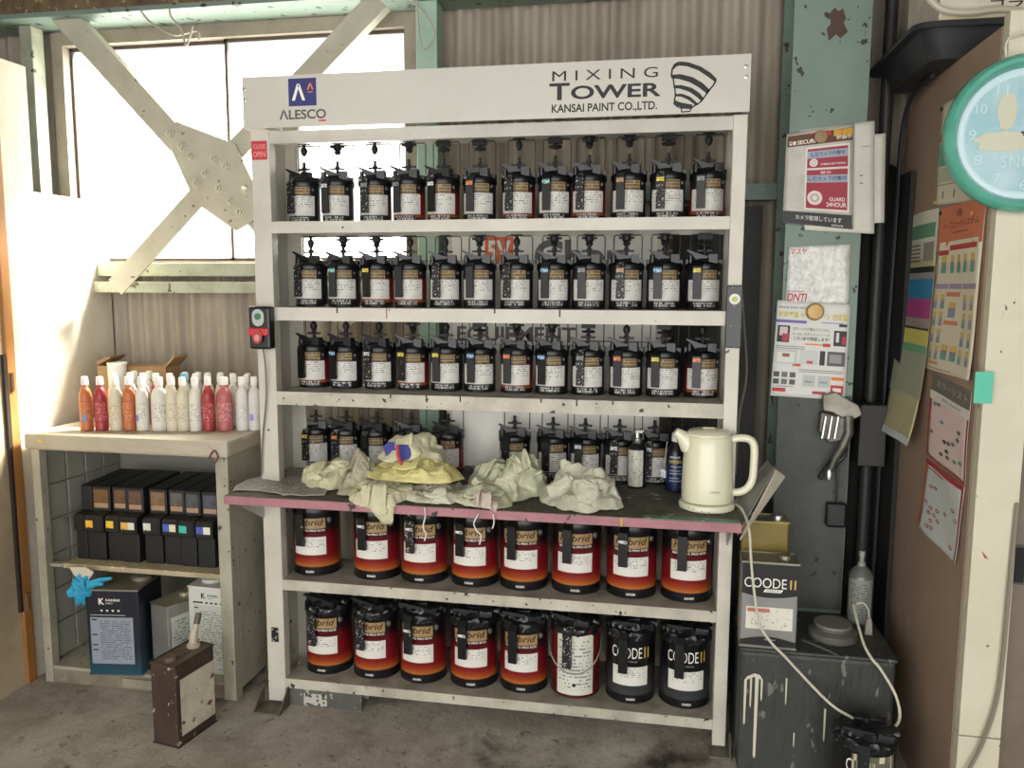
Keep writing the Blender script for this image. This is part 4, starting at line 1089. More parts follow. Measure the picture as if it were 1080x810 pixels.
# ================================================================== on the worktop
def rag(name, poly, h, z0, m, seed, label, fold=.03, fq=16, power=1.6, parent=None, peak=(0, 0), nt=120, nr=44, flaps=2):
    """a heap of cloth: an irregular outline, a heap, sharp creases running across it and loose folded flaps;
    it hangs over the worktop front where it reaches past it"""
    rr_ = random.Random(int(seed * 100))
    P = [Vector(p) for p in poly]
    c = sum(P, Vector((0, 0))) / len(P)
    def radius(a):
        d = Vector((math.cos(a), math.sin(a))); best = .02
        for i in range(len(P)):
            p, q = P[i] - c, P[(i + 1) % len(P)] - c
            e = q - p; den = d.x * e.y - d.y * e.x
            if abs(den) < 1e-9: continue
            t_ = (p.x * e.y - p.y * e.x) / den; s_ = (p.x * d.y - p.y * d.x) / den
            if t_ > 0 and -1e-6 <= s_ <= 1 + 1e-6: best = max(best, t_)
        return best
    RR = [radius(2 * math.pi * i / nt) for i in range(nt)]
    RR = [RR[i] * (1 + .05 * noise.noise(Vector((math.cos(2 * math.pi * i / nt) * 4, math.sin(2 * math.pi * i / nt) * 4, seed)))
          + .03 * noise.noise(Vector((math.cos(2 * math.pi * i / nt) * 14, math.sin(2 * math.pi * i / nt) * 14, seed)))) for i in range(nt)]
    size = sum(RR) / nt
    # creases: arcs crossing the heap, one steep side each
    cre = []
    for k in range(int(9 + fold * 300)):
        a = rr_.uniform(0, math.pi * 2); o = rr_.uniform(-.75, .75) * size
        ln = rr_.uniform(.35, .9) * size; w = rr_.uniform(.006, .016); am = rr_.uniform(.35, 1.0) * fold * .55
        cre.append((math.cos(a), math.sin(a), o, rr_.uniform(-.4, .4) * size, ln, w, am, rr_.uniform(-5, 5)))
    def crease(x, y):
        z = 0.0
        for ca, sa, o, m0, ln, w, am, bend in cre:
            u = (x - c.x) * ca + (y - c.y) * sa; v = -(x - c.x) * sa + (y - c.y) * ca
            al = abs(u - m0) / ln
            if al > 1: continue
            d = v - o - bend * (u - m0) ** 2
            f = math.exp(-max(d, 0) / w) if d > 0 else math.exp(d / (w * 3.2))
            z += am * f * (1 - al * al)
        return z
    def height(x, y, s_):
        q = Vector((x, y, 0))
        wq = q + .03 * noise.noise_vector(q * 11 + Vector((seed, 0, 0)))
        b1 = abs(noise.noise(Vector((wq.x * fq * 1.5, wq.y * fq * .8, seed))))
        b2 = abs(noise.noise(Vector((wq.x * fq * .9 - wq.y * fq * 1.7, wq.y * fq + wq.x * fq, seed + 5))))
        env = max(0.0, 1 - s_ ** power) ** .8
        edge = min(1.0, (1 - s_) * 5 + .25)
        z = .004 + h * .78 * env * (.74 + .45 * noise.noise(q * 7 + Vector((0, seed, 3))))
        z += (crease(wq.x, wq.y) - fold * .55 * b1 - fold * .30 * b2) * edge
        return max(z, .003 + .006 * max(0, noise.noise(Vector((x * 30, y * 30, seed)))))
    def drape(x, y, z):
        if y < -.214:
            e = -.214 - y
            return (x, -.2165 - min(.012, max(0, z - .004) * .4), z0 + min(z, .006) - e)
        return (x, y, z0 + z)
    b = MB()
    def xy(s_, i):
        a = 2 * math.pi * i / nt
        return c.x + RR[i] * s_ * math.cos(a) + peak[0] * (1 - s_), c.y + RR[i] * s_ * math.sin(a) + peak[1] * (1 - s_)
    def surf(s_, i):
        x, y = xy(s_, i); z = height(x, y, s_); q = Vector((x, y, 0)); e = min(1, (1 - s_) * 4)
        p = Vector((x, y, z * 1.3))
        d = noise.noise_vector(p * 19 + Vector((seed, 1, 1))) * .026 + noise.noise_vector(p * 46 + Vector((1, seed, 1))) * .011
        k = min(1, z * 22)
        return drape(x + d.x * k, y + d.y * k, max(.003, z + d.z * k * .8))
    b.v.append(surf(0.0, 0))
    for j in range(1, nr + 1):
        for i in range(nt): b.v.append(surf(j / nr, i))
    for i in range(nt): b.f.append((0, 1 + i, 1 + (i + 1) % nt)); b.m.append(0)
    for j in range(nr - 1):
        for i in range(nt):
            i2 = (i + 1) % nt; o = 1 + j * nt
            b.f.append((o + i, o + nt + i, o + nt + i2, o + i2)); b.m.append(0)
    # folded-over flaps lying on the heap
    for k in range(flaps):
        a0 = rr_.uniform(-2.6, -.4); s0 = rr_.uniform(.0, .25); span = rr_.uniform(.5, .9); s1 = rr_.uniform(.72, .95)
        def ff(u, v, a0=a0, s0=s0, s1=s1, span=span):
            a = a0 + (u - .5) * span * 2 * (1 - .55 * v); s_ = s0 + (s1 - s0) * v
            i = int(a / (2 * math.pi) * nt) % nt
            r_ = size * .55 + RR[i] * .45
            x = c.x + r_ * s_ * math.cos(a) + peak[0] * (1 - s_); y = c.y + r_ * s_ * math.sin(a) + peak[1] * (1 - s_)
            z = height(x, y, min(1, s_)) + .007 + .008 * abs(u - .5) * 2 * v + .008 * abs(noise.noise(Vector((x * 26, y * 26, seed + k))))
            return drape(x, y, z)
        b.grid(ff, 16, 18)
    o = b.build(name, m, parent, smooth=True, angle=80)
    md = o.modifiers.new('thick', 'SOLIDIFY'); md.thickness = .0028; md.offset = -1
    if label: tag(o, label, 'rag', 'rags on the worktop')
    return o
def cloth(name, hexc, dirt): return mat(name, hexc, .85, dirt=dirt, amt=.55, scale=9, bump=.5, bump_scale=260)
C_CREAM = cloth('cream cloth', '#d3cfae', '#a59f7c'); C_GREY = cloth('greyish cloth', '#b9b39b', '#8a8470'); C_YEL = cloth('yellow cloth', '#dcd392', '#b0a565')
C_GRN = cloth('greenish cloth', '#cfd0b2', '#9a9b80'); C_WHT = cloth('off-white cloth', '#d2cfb8', '#9d9a82'); C_OFF = cloth('washed grey-green cloth', '#cccbb6', '#94937c'); C_PNK = cloth('pinkish cloth', '#c9bcae', '#968a7c')
rag('rag', [(-.70, .02), (-.64, -.07), (-.55, -.09), (-.49, -.02), (-.50, .08), (-.60, .11), (-.69, .09)], .10, WT, C_CREAM, 1.3, 'plump cream rag at the left end of the rag heap', fold=.012, fq=9, power=4.2)
rag('rag', [(-.53, -.04), (-.50, -.13), (-.43, -.15), (-.38, -.06), (-.37, .05), (-.43, .10), (-.48, .06)], .075, WT, C_GREY, 4.1, 'twisted greyish rag next to the plump cream one', fold=.035, fq=18, power=3.8)
rag('rag', [(-.46, -.13), (-.42, -.215), (-.35, -.235), (-.31, -.285), (-.275, -.275), (-.26, -.20), (-.22, -.12), (-.24, 0), (-.36, .03), (-.44, -.04)], .075, WT, C_CREAM, 7.7, 'cream rag with a corner tongue hanging over the worktop edge', fold=.010, fq=8, power=3.8)
rag('rag', [(-.28, -.14), (-.20, -.185), (-.09, -.18), (-.06, -.12), (-.09, .02), (-.22, .03)], .052, WT, C_WHT, 11.2, 'folded off-white rag beneath the yellow cloth', fold=.016, fq=20, power=5.1)
rag('rag', [(-.45, -.05), (-.36, -.13), (-.22, -.14), (-.10, -.12), (-.075, -.04), (-.14, .08), (-.30, .12), (-.43, .06)], .085, WT + .055, C_YEL, 15.9, 'pale yellow cloth spread across the middle of the heap', fold=.010, fq=6, power=3.1, peak=(.0, .03))
tr = tag(empty('rag', (0, 0, 0)), 'cream rag with blue and red trim on top of the heap', 'rag', 'rags on the worktop')
rag('cloth', [(-.40, .0), (-.35, -.07), (-.26, -.08), (-.17, -.03), (-.16, .05), (-.24, .10), (-.36, .08)], .105, WT + .105, C_CREAM, 21.4, None, fold=.016, fq=13, power=3.6, parent=tr, peak=(-.02, .0))
def curved_strip(nm, pts, w, mm, par, thick=.004):
    return MB().tube(pts, w, 8).build(nm, mm, par, smooth=True)
BLT = mat('blue trim fabric', '#3a3f86', .7); RDT = mat('red trim fabric', '#b23a4a', .7)
m = MB()
m.prism([(-.340, .965), (-.318, .968), (-.300, .990), (-.305, 1.018), (-.335, 1.016), (-.352, 1.0)], -.112, -.10, 'Y', M=Matrix.Rotation(rad(-8), 4, 'Z') @ Matrix.Translation((.0, .012, .008)))
m.build('blue_patch', BLT, tr)
m = MB().prism([(-.290, .955), (-.262, .950), (-.245, .985), (-.252, 1.025), (-.292, 1.022), (-.290, .99)], -.112, -.10, 'Y', M=Matrix.Rotation(rad(-6), 4, 'Z') @ Matrix.Translation((0, .006, 0)))
m.build('blue_patch', BLT, tr)
MB().tube([(-.295, -.098, 1.028), (-.290, -.106, .99), (-.275, -.110, .958), (-.252, -.108, .948), (-.245, -.10, .97)], .006, 8).build('red_piping', RDT, tr, smooth=True)
rag('rag', [(-.11, -.13), (-.04, -.19), (.06, -.215), (.11, -.16), (.10, -.05), (.0, .05), (-.12, .06)], .045, WT, C_GRN, 25.5, 'flat greenish rag with frayed pinkish edge right of the heap', fold=.022, fq=15, power=4.6)
rag('rag', [(-.09, .06), (-.05, -.02), (.05, -.07), (.11, -.12), (.15, -.06), (.20, .02), (.19, .12), (.05, .15), (-.06, .13)], .125, WT, C_GRN, 31.7, 'tall crumpled greenish rag in the middle of the worktop', fold=.045, fq=13, power=4.0)
rag('rag', [(.16, .03), (.20, -.10), (.27, -.17), (.36, -.20), (.45, -.13), (.47, -.11), (.42, .0), (.36, .07), (.24, .09)], .095, WT, C_OFF, 37.1, 'crumpled grey-green rag at the right end of the rags', fold=.042, fq=14, power=4.0)
rag('rag', [(-.06, -.15), (.0, -.213), (.07, -.235), (.085, -.20), (.05, -.14), (-.02, -.12)], .02, WT + .012, C_PNK, 41.3, 'small pinkish frayed rag at the worktop front edge', fold=.014, fq=22, power=4.1)
THR = mat('white thread', '#d3cfc0', .8)
for nm, pts in (('loose thread hanging from the cream rag', [(-.165, -.218, .85), (-.163, -.219, .82), (-.170, -.22, .785), (-.160, -.22, .76), (-.166, -.22, .74)]),
                ('loose wavy thread hanging under the pinkish rag', [(.015, -.222, .84), (.0, -.224, .81), (.008, -.224, .785), (.022, -.223, .77), (.018, -.223, .74)]),
                ('short thread hanging right of the wavy one', [(.062, -.222, .84), (.065, -.223, .815), (.060, -.223, .795)])):
    cable('thread', pts, .0025, THR, nm, 'thread')
# old newspaper on the left end
np_ = MB()
NW = printed('stained newspaper', '#a9a292', '#5c5f70', rows=26, cols=40, density=.6, row_fill=.6, left=.01, right=.99, top=.99, bottom=.01, grime='#4a4035')
def npf(u, v): 
    x = -.868 + u * .33 - .02 * math.sin(v * 5); y = -.16 + v * .36 + .02 * math.sin(u * 7)
    return (x, y, WT + .003 + .010 * abs(noise.noise(Vector((u * 5, v * 4, 2)))) + .012 * max(0, .25 - u))
np_.grid(npf, 20, 14)
o = np_.build('newspaper', NW); md = o.modifiers.new('thick', 'SOLIDIFY'); md.thickness = .003; md.offset = 1
tag(o, 'paint-stained crumpled newspaper at the left end of the worktop', 'newspaper')

# kettle
KET = mat('cream kettle plastic', '#dcdabf', .28, coat=.3)
KX, KY = .730, -.040
kt = tag(empty('electric_kettle', (KX, KY, WT)), 'cream electric kettle on its base at the right end of the worktop', 'kettle')
MB().lathe([(.080, 0), (.088, .004), (.089, .014), (.085, .022), (.074, .025)], 40).build('base', KET, kt, smooth=True)
MB().lathe([(.066, .026), (.079, .028), (.0805, .034), (.0805, .058), (.0815, .059), (.0815, .062), (.080, .12), (.077, .19), (.073, .235), (.069, .240)], 40).build('body', KET, kt, smooth=True)
MB().lathe([(.068, .240), (.069, .246), (.060, .254), (.030, .259), (.004, .260)], 36).build('lid', KET, kt, smooth=True)
MB().prism([(-.022, -.006), (.022, -.006), (.015, .006), (-.015, .006)], .258, .264, 'Z').build('lid_button', mat('kettle button', '#cfcdb2', .3), kt, bevel=.003)
m = MB()
m.tube([(-.058, -.01, .205), (-.072, -.014, .222), (-.088, -.017, .238), (-.105, -.020, .250)], [.034, .028, .019, .013], 14)
m.build('spout', KET, kt, smooth=True)
cable('handle', [(.062, .0, .222), (.095, 0, .232), (.128, 0, .228), (.142, 0, .205), (.143, 0, .150), (.140, 0, .100), (.125, 0, .070), (.100, 0, .056), (.074, 0, .056)], .0125, KET, parent=kt, n=12)
m = MB(); put_text(m, 'LITHON', .004, .036, .066, .073, lambda x, z: (.0823 * math.sin(x / .0823 + .0), -.0823 * math.cos(x / .0823), z)); m.build('lettering', GRYT, kt)
m = MB()
for a, z in ((-30, .012), (-12, .010), (2, .008), (-40, .016)):
    m.lathe([(.0018, 0), (.0018, .0006)], 8, M=Matrix.Rotation(rad(a), 4, 'Z') @ Matrix.Translation((0, -.0888, z)) @ Matrix.Rotation(math.pi / 2, 4, 'X'))
m.build('paint_specks', INK, kt)

# silver canister and dark bottle
cn = tag(empty('spray_canister', (.498, .195, WT)), 'silver-topped canister with splashed white label on the worktop', 'canister')
MB().lathe([(.030, 0), (.0335, .004), (.0335, .135), (.030, .146), (.016, .158), (.014, .160)], 24).build('canister_body', BLACKSP2, cn, smooth=True)
MB().patch(.0337, -62, 40, .008, .138, 10).build('label', printed('canister label', '#c9c6b8', '#3f3f3c', rows=16, cols=14, density=.42, grime='#45423a'), cn)
MB().lathe([(.015, .158), (.0165, .160), (.0165, .176), (.011, .180), (.009, .196), (.004, .198)], 16).build('cap', CHROME, cn, smooth=True)
MB().prism([(-.010, .196), (.016, .196), (.022, .206), (-.004, .206)], -.007, .007, 'Y').build('nozzle', mat('splashed nozzle', '#c0bdb0', .4), cn)
bt = tag(empty('dark_bottle', (.634, .165, WT)), 'dark blue bottle with yellow lettering left of the kettle', 'bottle')
DB = zramp('dark blue bottle', [(0, '#12141c'), (.03, '#1b2a55'), (.09, '#17223f'), (.13, '#121318'), (.2, '#121318')], .3)
MB().lathe([(.030, 0), (.035, .004), (.035, .128), (.030, .150), (.016, .172), (.014, .182)], 24).build('bottle_body', DB, bt, smooth=True)
MB().lathe([(.017, .176), (.018, .180), (.016, .206), (.004, .208)], 14).build('cap', CAPW, bt, smooth=True)
m = MB(); put_text(m, 'EXPRESS', -.026, .020, .104, .115, wrap(.0354), 0, bold=.02); m.build('lettering', mat('bottle yellow print', '#cdb45a', .5), bt)
m = MB()
m.patch(.0352, -38, 22, .122, .128, 6)
for z, a, b_ in ((.090, -30, 30), (.076, -38, 25), (.066, -38, 32), (.05, -38, 18), (.04, -38, 28)): m.patch(.0352, a, b_, z, z + .003, 6)
m.build('print_lines', mat('bottle pale print', '#a9aebc', .5), bt)
tg = tag(empty('hang_tag', (.592, .160, WT + .045)), 'small white tag hanging between tin and dark bottle', 'tag')
MB().box(-.010, .010, -.001, .001, 0, .03).build('tag_card', STK['white'], tg); MB().tube([(0, 0, .03), (.004, .0, .07), (.010, .0, .13)], .0012, 5).build('tag_string', THR, tg)

# folded cardboard strip sticking out at the right end of the worktop
fc = tag(empty('folded_board', (.826, .02, .80)), 'folded pale cardboard strip leaning out from the worktop right end', 'cardboard')
FCM = mat('pale card', '#b9b2a2', .6, dirt='#6b675c', amt=.4, scale=7)
FCG = mat('grey card inside', '#8a8880', .6)
def plate(p, q, r_, s_, t_, nm, mm):
    m = MB().sheet(p, q, r_, s_, 0, t_); return m.build(nm, mm, fc)
plate((.004, -.13, -.03), (.022, -.10, -.015), (.150, .0, .150), (.118, -.03, .175), .004, 'front_face', FCM)
plate((.0, -.12, -.02), (.118, -.02, .175), (.110, .10, .180), (-.004, .02, .05), .004, 'back_face', FCG)
plate((.150, .0, .150), (.122, .04, .168), (.112, .03, .172), (.118, -.03, .175), .003, 'end_fold', FCM)

# ================================================================== papers on the column
class Poster:
    """a sheet with printed blocks; fn(u, v, off) maps sheet coordinates to 3-D"""
    def __init__(s, name, fn, paper, label, cat='poster', nu=12, nv=20, parent=None):
        s.fn = fn
        m = MB().grid(lambda u, v: fn(u, v, 0), nu, nv)
        s.root = empty(name, fn(.5, 0, 0))
        s.base = Vector(fn(.5, 0, 0))
        for i, v in enumerate(m.v): m.v[i] = tuple(Vector(v) - s.base)
        o = m.build('sheet', paper, s.root, smooth=True)
        md = o.modifiers.new('thick', 'SOLIDIFY'); md.thickness = .0008; md.offset = -1
        tag(s.root, label, cat)
        s.groups = {}
    def blk(s, u0, v0, u1, v1, hexc=None, m=None, nm='printed_block', off=.0010, n=6):
        mm = m or mat('print ' + hexc, hexc, .6)
        b = s.groups.setdefault((nm, mm.name), (MB(), mm))[0]
        for i in range(n):
            a, c = u0 + (u1 - u0) * i / n, u0 + (u1 - u0) * (i + 1) / n
            nj = 1 if v1 - v0 < .04 else max(2, int((v1 - v0) * 24))
            for j in range(nj):
                e, f = v0 + (v1 - v0) * j / nj, v0 + (v1 - v0) * (j + 1) / nj
                b.quad([tuple(Vector(s.fn(u, v, off)) - s.base) for u, v in ((a, e), (c, e), (c, f), (a, f))], 0,
                       [((u - u0) / (u1 - u0), (v - v0) / (v1 - v0)) for u, v in ((a, e), (c, e), (c, f), (a, f))])
        return s
    def txt(s, t, u0, v0, u1, v1, hexc, bold=.01, off=.0014, nm='lettering', shear=0):
        mm = mat('print ' + hexc, hexc, .6)
        b = s.groups.setdefault((nm, mm.name), (MB(), mm))[0]
        put_text(b, t, u0, u1, v0, v1, lambda x, z: tuple(Vector(s.fn(x, z, off)) - s.base), 0, bold, shear=shear)
        return s
    def done(s):
        for (nm, _), (b, mm) in s.groups.items(): b.build(nm, mm, s.root)['kind'] = 'stuff'
        return s.root
def bil(c00, c10, c11, c01, nrm, curl=0.0, wave=0.0, topcurl=0.0):
    c00, c10, c11, c01, nrm = [Vector(p) for p in (c00, c10, c11, c01, nrm)]
    def fn(u, v, off):
        p = c00 * (1 - u) * (1 - v) + c10 * u * (1 - v) + c11 * u * v + c01 * (1 - u) * v
        d = off + curl * max(0, 1 - v) ** 4 + topcurl * max(0, v) ** 4 + wave * (1 + math.sin(u * 6 + v * 4))
        return tuple(p + nrm * d)
    return fn
PAPER = mat('plain paper', '#d3d1c7', .7, dirt='#b3afa0', amt=.4, scale=6)
FY = .2485
N_ = (0, -1, 0)
# stacked white sheets behind, then the clear bag with the security leaflet
Poster('paper_sheet', bil((1.04, FY - .004, 1.752), (1.262, FY - .004, 1.738), (1.245, FY - .004, 2.105), (1.01, FY - .004, 2.082), N_, .006), PAPER, 'white sheet behind the red leaflet on the column', 'paper').blk(.82, .78, .93, .785, '#55555a').blk(.80, .52, .84, .53, '#55555a').blk(.80, .45, .84, .46, '#55555a').done()
Poster('paper_sheet', bil((1.10, FY - .001, 1.765), (1.292, FY - .001, 1.775), (1.282, FY - .001, 2.065), (1.08, FY - .001, 2.05), N_, .004), PAPER, 'rearmost white sheet sticking out right on the column', 'paper').done()
sp = Poster('leaflet', bil((.965, FY - .010, 1.778), (1.192, FY - .010, 1.752), (1.180, FY - .010, 2.098), (.968, FY - .010, 2.07), N_, .008, .002), mat('clear bag over paper', '#b9b5aa', .25, dirt='#8f8b80', amt=.5, scale=14), 'security leaflet in a clear bag pinned to the column', 'leaflet')
sp.blk(.02, .845, .98, .965, '#5c3622').blk(.02, .91, .34, .965, '#c08a2e').blk(.34, .915, .66, .965, '#b8252c').blk(.70, .90, .98, .962, '#c9962f')
sp.txt('SECURITY', .17, .862, .54, .905, '#e8e2d2', .02).txt('警備', .04, .86, .15, .905, '#e8e2d2', .03).txt('録画中', .74, .865, .96, .905, '#e8e2d2')
sp.blk(.30, .16, .94, .82, '#d6d3c9', off=.0010)
for v0, v1 in ((.60, .80), (.18, .58)): sp.blk(.325, v0, .915, v1, '#9c3040', off=.0014)
sp.blk(.325, .70, .915, .775, '#9aa4b4', off=.0018).blk(.325, .45, .915, .525, '#9aa4b4', off=.0018)
sp.txt('防犯カメラ作動中', .37, .715, .87, .762, '#2f3f66', off=.0022).txt('防犯カメラ作動中', .34, .462, .90, .513, '#2f3f66', off=.0022).txt('警告', .52, .535, .68, .565, '#e0b8b4', off=.0020)
sp.txt('24HOUR', .62, .205, .90, .25, '#e8dcd4', off=.002).txt('GUARD', .66, .262, .88, .30, '#e8dcd4', off=.002).txt('CAMERA RECORDING', .52, .625, .88, .645, '#e8dcd4', off=.002)
def disc_blk(p, cu, cv, ru, rv, hexc, off, n=16):
    mm = mat('print ' + hexc, hexc, .6); b = p.groups.setdefault(('printed_disc', mm.name), (MB(), mm))[0]
    b.quad([tuple(Vector(p.fn(cu + ru * math.cos(2 * math.pi * i / n), cv + rv * math.sin(2 * math.pi * i / n), off)) - p.base) for i in range(n)])
for cu, cv, k_ in ((.42, .655, .55), (.45, .29, 1.0)):
    disc_blk(sp, cu, cv, .11 * k_, .075 * k_, '#dcd2ca', .0022); disc_blk(sp, cu, cv, .07 * k_, .048 * k_, '#b9a9a2', .0026); disc_blk(sp, cu, cv, .035 * k_, .024 * k_, '#e0d8d0', .003)
sp.blk(.0, .0, .98, .135, '#37373a', off=.0012).txt('カメラ監視しています', .18, .05, .84, .10, '#d8d6cc', off=.0018).txt('mirsra', .70, .012, .86, .035, '#d8d6cc', off=.0018)
sp.done()
tag(MB().lathe([(.020, 0), (.022, .004), (.020, .010), (.004, .012)], 14, M=Matrix.Translation((1.075, FY - .020, 2.055)) @ Matrix.Rotation(math.pi / 2, 4, 'X')).build('magnet', mat('brown magnet', '#8d744c', .5), smooth=True), 'round brown magnet holding the security leaflet', 'magnet')
# glossy pack with red lettering
pk = Poster('plastic_pack', bil((.988, FY - .003, 1.508), (1.193, FY - .003, 1.502), (1.189, FY - .003, 1.705), (.992, FY - .003, 1.697), N_, 0, .002), mat('glossy clear pack', '#bdbdb8', .12, dirt='#e6e6e2', amt=.9, scale=40, bump=.8, bump_scale=30), 'glossy clear pack with red lettering on the column', 'pack')
pk.txt('マスヤ', .03, .86, .30, .96, '#b3282e', .02).txt('DNTI', .02, .03, .34, .17, '#b3282e', .015, shear=.2).blk(.02, .20, .30, .21, '#b3282e').done()
# campaign flyer
fl = Poster('flyer', bil((.950, FY - .006, 1.186), (1.196, FY - .006, 1.176), (1.200, FY - .006, 1.503), (.962, FY - .006, 1.516), N_, .003, .001), mat('flyer paper', '#cfcfca', .6), 'printed campaign flyer with yellow headline on the column', 'flyer')
fl.txt('鈑金塗装 キャンペーン 決定版', .03, .825, .97, .895, '#c9b53a', .02).txt('Spring 2020 2021', .03, .92, .40, .945, '#46464a').blk(.0, .775, .42, .805, '#6d62a8').blk(.62, .79, .92, .80, '#8a80b8').blk(.86, .76, .97, .79, '#3a3a3e')
fl.blk(.03, .57, .20, .745, '#2a2528').blk(.06, .64, .17, .73, '#c9bcbc', off=.0012).blk(.10, .58, .19, .66, '#a63448', off=.0014)
fl.blk(.80, .56, .97, .72, '#2b2a2e').blk(.83, .60, .87, .70, '#c9c9c6', off=.0012).blk(.91, .58, .96, .66, '#a63448', off=.0012)
fl.txt('ボディーリペア用カメラシステム', .24, .70, .74, .735, '#3c3c40').txt('1L, 3.6L スタンドシリーズ', .24, .65, .74, .68, '#3c3c40').txt('これ1台で完結します!', .26, .60, .74, .64, '#2a2a2e', .02)
fl.blk(.42, .555, .70, .57, '#d8843a').blk(.66, .545, .76, .58, '#b8342e')
for v in (.525, .505, .29, .27): fl.blk(.03 if v > .4 else .36, v, .42 if v > .4 else .95, v + .008, '#7a7a7c')
fl.blk(.02, .345, .32, .50, '#b8bcb8').blk(.05, .36, .29, .47, '#d3d3ce', off=.0012).blk(.12, .42, .22, .455, '#8a5a30', off=.0016).blk(.36, .35, .60, .50, '#c0c3c0').blk(.63, .35, .70, .50, '#2c2c30').blk(.73, .35, .97, .50, '#575358').blk(.76, .38, .92, .47, '#8f8a8c', off=.0012)
fl.blk(.27, .325, .38, .355, '#c4552e').blk(.46, .36, .54, .39, '#c24a52', off=.0012)
for i in range(3):
    for j in range(2): fl.blk(.02 + i * .11, .13 + j * .075, .10 + i * .11, .185 + j * .075, ['#4a4a4e', '#6a6a6c', '#55525a'][i])
for a in (.42, .62): fl.blk(a, .12, a + .17, .24, '#b3b6b4').blk(a + .03, .16, a + .13, .18, '#8c8f8e', off=.0012)
fl.blk(.80, .20, .97, .235, '#d8762e').blk(.80, .06, .97, .15, '#b83238').blk(.83, .08, .94, .12, '#e0d8d0', off=.0012).blk(.02, .05, .20, .09, '#b8343a').blk(.56, .045, .74, .075, '#a63448').blk(.05, .105, .30, .112, '#7a7a7c').done()
tag(MB().lathe([(.026, 0), (.030, .004), (.024, .012), (.004, .014)], 16, M=Matrix.Translation((1.083, FY - .016, 1.478)) @ Matrix.Rotation(math.pi / 2, 4, 'X')).build('magnet', mat('golden magnet', '#b0915a', .45, .3), smooth=True), 'golden clip magnet at the top of the campaign flyer', 'magnet')

# lamp clamp with cable and adapter hanging on the column
GUN = mat('greasy grey metal', '#6c6a62', .45, .6, dirt='#35332f', amt=.6, scale=20)
cl = tag(empty('spray_gun', (1.175, FY - .004, 1.05)), 'greasy metal spray gun clamped to the column below the flyer', 'spray gun')
Mc = Matrix.Translation((0, -.02, .10)) @ Matrix.Rotation(rad(14), 4, 'Y')
MB().prism([(-.065, .03), (-.03, .052), (.055, .028), (.075, .0), (.04, -.035), (-.02, -.018), (-.05, -.02)], -.02, .016, 'Y', M=Mc).build('clamp_plate', mat('foil-grey clamp', '#8f8b7f', .45, .5, dirt='#4a473f', amt=.7, scale=15), cl, bevel=.004)
MB().prism([(-.06, .01), (-.02, .0), (.03, -.01), (.02, -.085), (-.03, -.10), (-.065, -.06)], -.035, .008, 'Y', M=Matrix.Translation((0, -.01, .08))).build('gun_body', GUN, cl, bevel=.006)
for k_ in range(3):
    MB().tube([(-.045 + k_ * .02, -.05, .075), (-.055 + k_ * .02, -.055, .0)], .006, 8).build('guide_rod', CHROME, cl, smooth=True)
MB().tube([(.028, -.035, .075), (.030, -.045, .02), (.012, -.045, -.03), (-.008, -.04, -.07), (-.02, -.035, -.11)], [.018, .017, .014, .012, .010], 10).build('grip', GUN, cl, smooth=True)
MB().lathe([(.012, -.02), (.014, 0), (.010, .014)], 10, (-.024, -.035, -.125)).build('end_fitting', CHROME, cl, smooth=True)
ad = tag(empty('power_adapter', (1.183, FY - .025, .735)), 'black power adapter hanging on its looped cord below the spray gun', 'adapter')
MB().box(-.034, .034, -.02, .02, 0, .085).build('adapter_body', BLACK, ad, bevel=.010)
pts = [(0, 0, .085), (0, 0, .16), (.0, .002, .215), (.02, -.004, .25), (.025, -.004, .275), (.0, -.008, .265), (-.03, -.010, .235), (-.055, -.010, .195), (-.065, -.008, .175), (-.05, -.008, .170), (-.02, -.012, .205), (.015, -.014, .255), (.02, -.012, .285), (-.005, -.012, .27), (-.02, -.014, .24), (.01, -.014, .245), (.022, -.01, .28), (.012, -.006, .33), (.012, -.004, .37)]
cable('cord', pts, .0034, BLACK, parent=ad, n=6, res=5)

# ================================================================== steel box with things on it
SBM = mat('paint-stained dark steel', '#3a3c38', .55, dirt='#232421', amt=.7, scale=7, chips='#6a6b62', chip_amt=.335, chip_scale=30, stretch=(1, 1, .4), bump=.5)
BT = .42
sb = tag(empty('steel_box', (1.08, .055, 0)), 'dark paint-stained steel box standing between rack and plywood panel', 'box')
MB().box(-.232, .232, -.172, .172, 0, BT - .012).build('box_body', SBM, sb, bevel=.012)
MB().box(-.236, .236, -.176, .176, BT - .014, BT).build('box_top', SBM, sb, bevel=.006)
DRIP = mat('cream paint drip', '#c9c4b0', .5)
for x, z0, z1, w in ((-.215, .16, .315, .004), (-.180, .05, .325, .0055), (-.165, .245, .318, .003), (-.198, .22, .32, .003), (-.09, .24, .33, .0025), (.03, .13, .24, .003), (-.06, .10, .15, .002)):
    MB().prism([(x - w, z1), (x + w, z1), (x + w * .7, z0 + .01), (x, z0), (x - w * .7, z0 + .01)], -.1745, -.1722, 'Y').build('paint_drip', DRIP, sb)
MB().prism([(-.220, .31), (-.212, .325), (-.200, .332), (-.188, .338), (-.172, .334), (-.162, .318), (-.175, .322), (-.19, .326), (-.205, .318)], -.1752, -.1745, 'Y').build('paint_splash', DRIP, sb)
